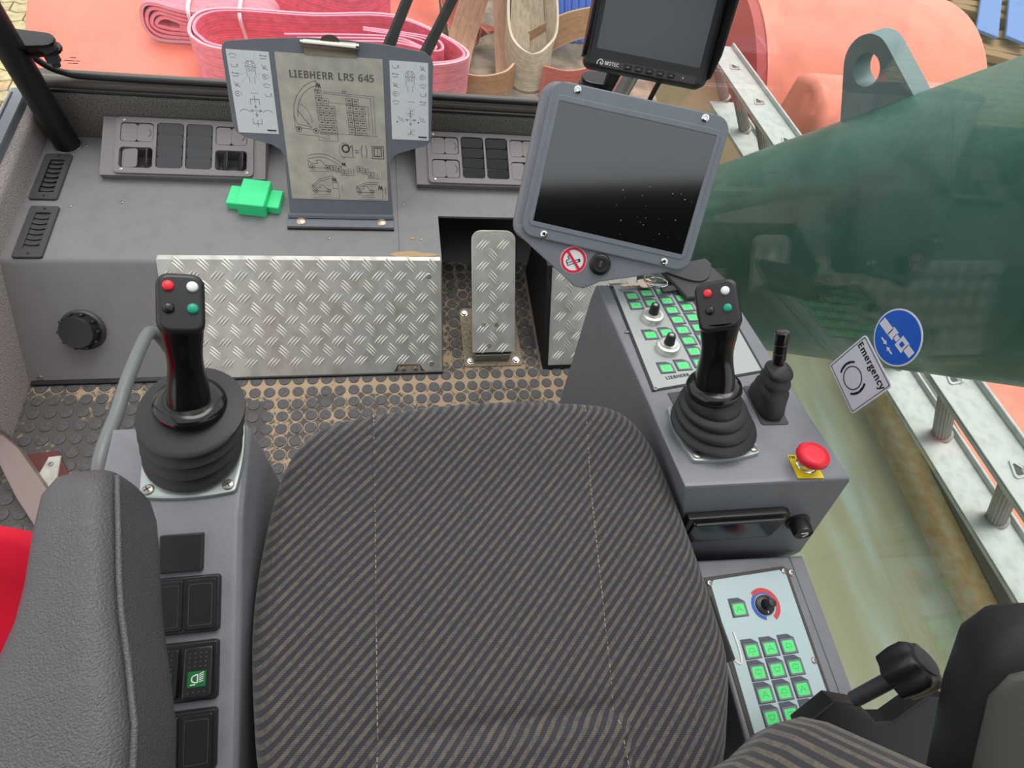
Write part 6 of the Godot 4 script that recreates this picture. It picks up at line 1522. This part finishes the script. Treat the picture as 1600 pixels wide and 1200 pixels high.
func build_small_things() -> void:
	# green block on the dashboard
	var t := thing("plastic_block", "bright green plastic block lying on the dashboard", "block", Transform3D(Basis(Vector3.UP, deg_to_rad(-7)), Vector3(-0.316, 0.2005, -1.096)))
	var m := slab(Vector3(-0.031, 0.0, -0.042), Vector3(0.031, 0.034, 0.042), 0.0015, 1); part(t, "core", m, M.print_green)
	for s in [-1, 1]:
		m = slab(Vector3(minf(s * 0.031, s * 0.058), 0.0, -0.030), Vector3(maxf(s * 0.031, s * 0.058), 0.020, 0.028), 0.0015, 1); part(t, "wing", m, M.print_green)
	# keys and pouch on the console
	var RC := Transform3D(Basis(Vector3(0.998, 0.058, -0.015), Vector3(-0.060, 0.966, -0.252), Vector3(0.0, 0.252, 0.968)).orthonormalized(), Vector3(0.339, 0.595, -0.207))
	var kt := thing("key_ring", "metal key on a split ring lying on the keypad", "key", RC)
	m = MB.new(); prism(m, Transform3D(Basis(Vector3.UP, deg_to_rad(4)), Vector3(0.082, 0.006, -0.405)), rrect(0, 0, 0.026, 0.024, 0.006), 0.0, 0.0024, 0.0006, 1, true); part(kt, "key_bow", m, M.brass)
	m = MB.new(); prism(m, Transform3D(Basis(Vector3.UP, deg_to_rad(4)), Vector3(0.082, 0.006, -0.405)), PackedVector2Array([Vector2(-0.011, -0.004), Vector2(-0.044, -0.004), Vector2(-0.047, 0.0), Vector2(-0.042, 0.004), Vector2(-0.036, 0.004), Vector2(-0.033, 0.002), Vector2(-0.029, 0.005), Vector2(-0.024, 0.003), Vector2(-0.020, 0.005), Vector2(-0.011, 0.004)]), 0.0003, 0.0021, 0.0003, 1); part(kt, "key_blade", m, M.brass)
	m = MB.new(); var rp := PackedVector3Array()
	for k in 28: rp.append(Vector3(0.102 + 0.018 * cos(TAU * k / 28), 0.009 + 0.003 * sin(TAU * k / 28), -0.404 + 0.018 * sin(TAU * k / 28)))
	tube(m, rp, 0.0011, 7, true); part(kt, "split_ring", m, M.chrome)
	m = MB.new(); rp = PackedVector3Array()
	for k in 20: rp.append(Vector3(0.093 + 0.010 * cos(TAU * k / 20), 0.010, -0.415 + 0.010 * sin(TAU * k / 20)))
	tube(m, rp, 0.001, 7, true); part(kt, "small_ring", m, M.screw_steel)
	var pc := thing("key_pouch", "dark leather key pouch with a curved flap on the console", "pouch", RC * Transform3D(Basis(Vector3.UP, deg_to_rad(12)), Vector3(0.172, 0.004, -0.400)))
	m = MB.new(); prism(m, I, PackedVector2Array([Vector2(-0.044, -0.045), Vector2(0.050, -0.048), Vector2(0.052, 0.030), Vector2(-0.020, 0.042), Vector2(-0.046, 0.038)]), 0.0, 0.010, 0.004, 3, true); part(pc, "body", m, M.leather)
	m = MB.new(); var fl := PackedVector2Array([Vector2(-0.042, -0.046)])
	for k in 15: fl.append(Vector2(-0.042 + 0.092 * k / 14.0, -0.030 + 0.040 * sin(PI * k / 14.0)))
	fl.append(Vector2(0.050, -0.048)); prism(m, I, fl, 0.0098, 0.0135, 0.0015, 2); part(pc, "flap", m, M.leather)
	m = MB.new(); prism(m, I, PackedVector2Array([Vector2(-0.040, -0.004), Vector2(-0.072, -0.002), Vector2(-0.072, 0.010), Vector2(-0.040, 0.012)]), 0.003, 0.006, 0.001, 1); part(pc, "strap", m, M.leather)
	# stickers inside the right pane
	var GX := Transform3D(Basis(Vector3(0, 0, 1), Vector3(-1, 0, 0), Vector3(0, -1, 0)), Vector3(0.5995, 0, 0))   # local x towards the operator, y into the cab, z down
	var e := thing("emergency_sticker", "white square sticker reading Emergency around a circle on the right pane", "sticker", GX * Transform3D(Basis.IDENTITY, Vector3(-0.324, 0, -0.651)))
	m = MB.new(); prism(m, I, rrect(0, 0, 0.079, 0.077, 0.005, 3), 0.0, 0.0006); part(e, "card", m, M.sticker_white)
	m = MB.new(); frame_plate(m, I, rrect(0, 0, 0.074, 0.072, 0.002, 3), rrect(0, 0, 0.0722, 0.0702, 0.002, 3), 0.0006, 0.0009, 0.0); part(e, "border_line", m, M.ink)
	m = MB.new(); frame_plate(m, Transform3D(Basis.IDENTITY, Vector3(-0.002, 0, 0.011)), ring_poly(0.0165), ring_poly(0.0150), 0.0006, 0.0009, 0.0); part(e, "circle", m, M.ink)
	for k in 2:
		var o := PackedVector2Array()
		for q in 13: o.append(Vector2(cos(PI * k + deg_to_rad(lerpf(-40, 42, q / 12.0))), sin(PI * k + deg_to_rad(lerpf(-40, 42, q / 12.0)))) * 0.0232)
		for q in 13: o.append(Vector2(cos(PI * k + deg_to_rad(lerpf(42, -40, q / 12.0))), sin(PI * k + deg_to_rad(lerpf(42, -40, q / 12.0)))) * 0.0202)
		m = MB.new(); prism(m, Transform3D(Basis.IDENTITY, Vector3(-0.002, 0, 0.011)), o, 0.0006, 0.0009); part(e, "arc", m, M.ink)
	text(e, "lettering", "Emergency", 0.0100, M.ink, Transform3D(Basis.IDENTITY, Vector3(0.0, 0.0008, -0.0245)), 0.0004)
	var bs := thing("seat_belt_sticker", "round blue fasten-seat-belt sticker on the right pane", "sticker", GX * Transform3D(Basis.IDENTITY, Vector3(-0.332, 0, -0.727)))
	m = MB.new(); prism(m, I, ring_poly(0.0355), 0.0, 0.0005); part(bs, "rim", m, M.sticker_white)
	m = MB.new(); prism(m, I, ring_poly(0.0335), 0.0005, 0.0008); part(bs, "blue_disc", m, M.sticker_blue)
	for q in [[0.021, 0.010, 0.020, 0.011], [0.0075, 0.003, 0.010, 0.013], [0.0, 0.0015, 0.007, 0.007], [-0.0115, -0.002, 0.014, 0.016], [-0.024, -0.010, 0.013, 0.010]]:
		m = MB.new(); prism(m, Transform3D(Basis(Vector3.UP, deg_to_rad(8)), Vector3.ZERO), rrect(-q[0], q[1] * 0.2, q[2], q[3], 0.0), 0.0008, 0.0011); part(bs, "belt_symbol", m, M.sticker_white)
	m = MB.new(); prism(m, Transform3D(Basis(Vector3.UP, deg_to_rad(8)), Vector3.ZERO), rrect(0.0115, -0.0004, 0.006, 0.006), 0.0011, 0.0013); part(bs, "buckle_hole", m, M.sticker_blue)
	for k in 2:
		m = MB.new(); var s := 1.0 if k == 0 else -1.0
		prism(m, Transform3D(Basis(Vector3.UP, deg_to_rad(8)), Vector3(0.000 + s * 0.007, 0, 0.0175)), PackedVector2Array([Vector2(s * 0.006, 0.001), Vector2(s * -0.001, 0.001), Vector2(s * -0.001, 0.003), Vector2(s * -0.006, 0.0), Vector2(s * -0.001, -0.003), Vector2(s * -0.001, -0.001), Vector2(s * 0.006, -0.001)]), 0.0008, 0.0011); part(bs, "arrow", m, M.sticker_white)
	# door sill bits at the left edge
	var ds := thing("door_sill", "pinkish worn sill strip at the left door opening", "sill")
	m = MB.new(); prism(m, I, PackedVector2Array([Vector2(-0.825, -0.60), Vector2(-0.800, -0.61), Vector2(-0.76, -0.575), Vector2(-0.70, -0.50), Vector2(-0.60, -0.36), Vector2(-0.64, -0.34), Vector2(-0.74, -0.47)]), 0.0, 0.030, 0.006, 2); part(ds, "strip", m, M.trim_pink)
	m = MB.new(); prism(m, I, PackedVector2Array([Vector2(-0.79, -0.567), Vector2(-0.700, -0.575), Vector2(-0.60, -0.40), Vector2(-0.70, -0.42)]), 0.002, 0.006); part(ds, "primer_patch", m, M.maroon)
	m = MB.new(); prism(m, I, PackedVector2Array([Vector2(-0.712, -0.560), Vector2(-0.690, -0.562), Vector2(-0.685, -0.50), Vector2(-0.712, -0.48), Vector2(-0.722, -0.52)]), 0.006, 0.012, 0.002, 1); part(ds, "chequer_scrap", m, M.tread_metal)
	spart(ds, "screw", screw_mesh(0.005), M.screw_steel, Transform3D(Basis.IDENTITY, Vector3(-0.703, 0.012, -0.543)))
	# red garment at the left edge
	var rc := thing("red_jacket", "bright red cloth garment hanging beside the left armrest", "jacket")
	m = MB.new(); var rings := []
	for k in 15:
		var u := k / 14.0; var ring := PackedVector3Array()
		for i in 24:
			var a := TAU * i / 24; var fold := 1.0 + 0.12 * sin(5.0 * a + u * 4.0)
			ring.append(Vector3(-0.455 + 0.075 * fold * cos(a) * (0.75 + 0.25 * sin(PI * u)), 0.10 + 0.56 * u, -0.12 + 0.13 * fold * -sin(a) * (0.8 + 0.2 * sin(PI * u))))
		rings.append(ring)
	loft(m, rings); part(rc, "cloth", m, M.red_cloth, 70)
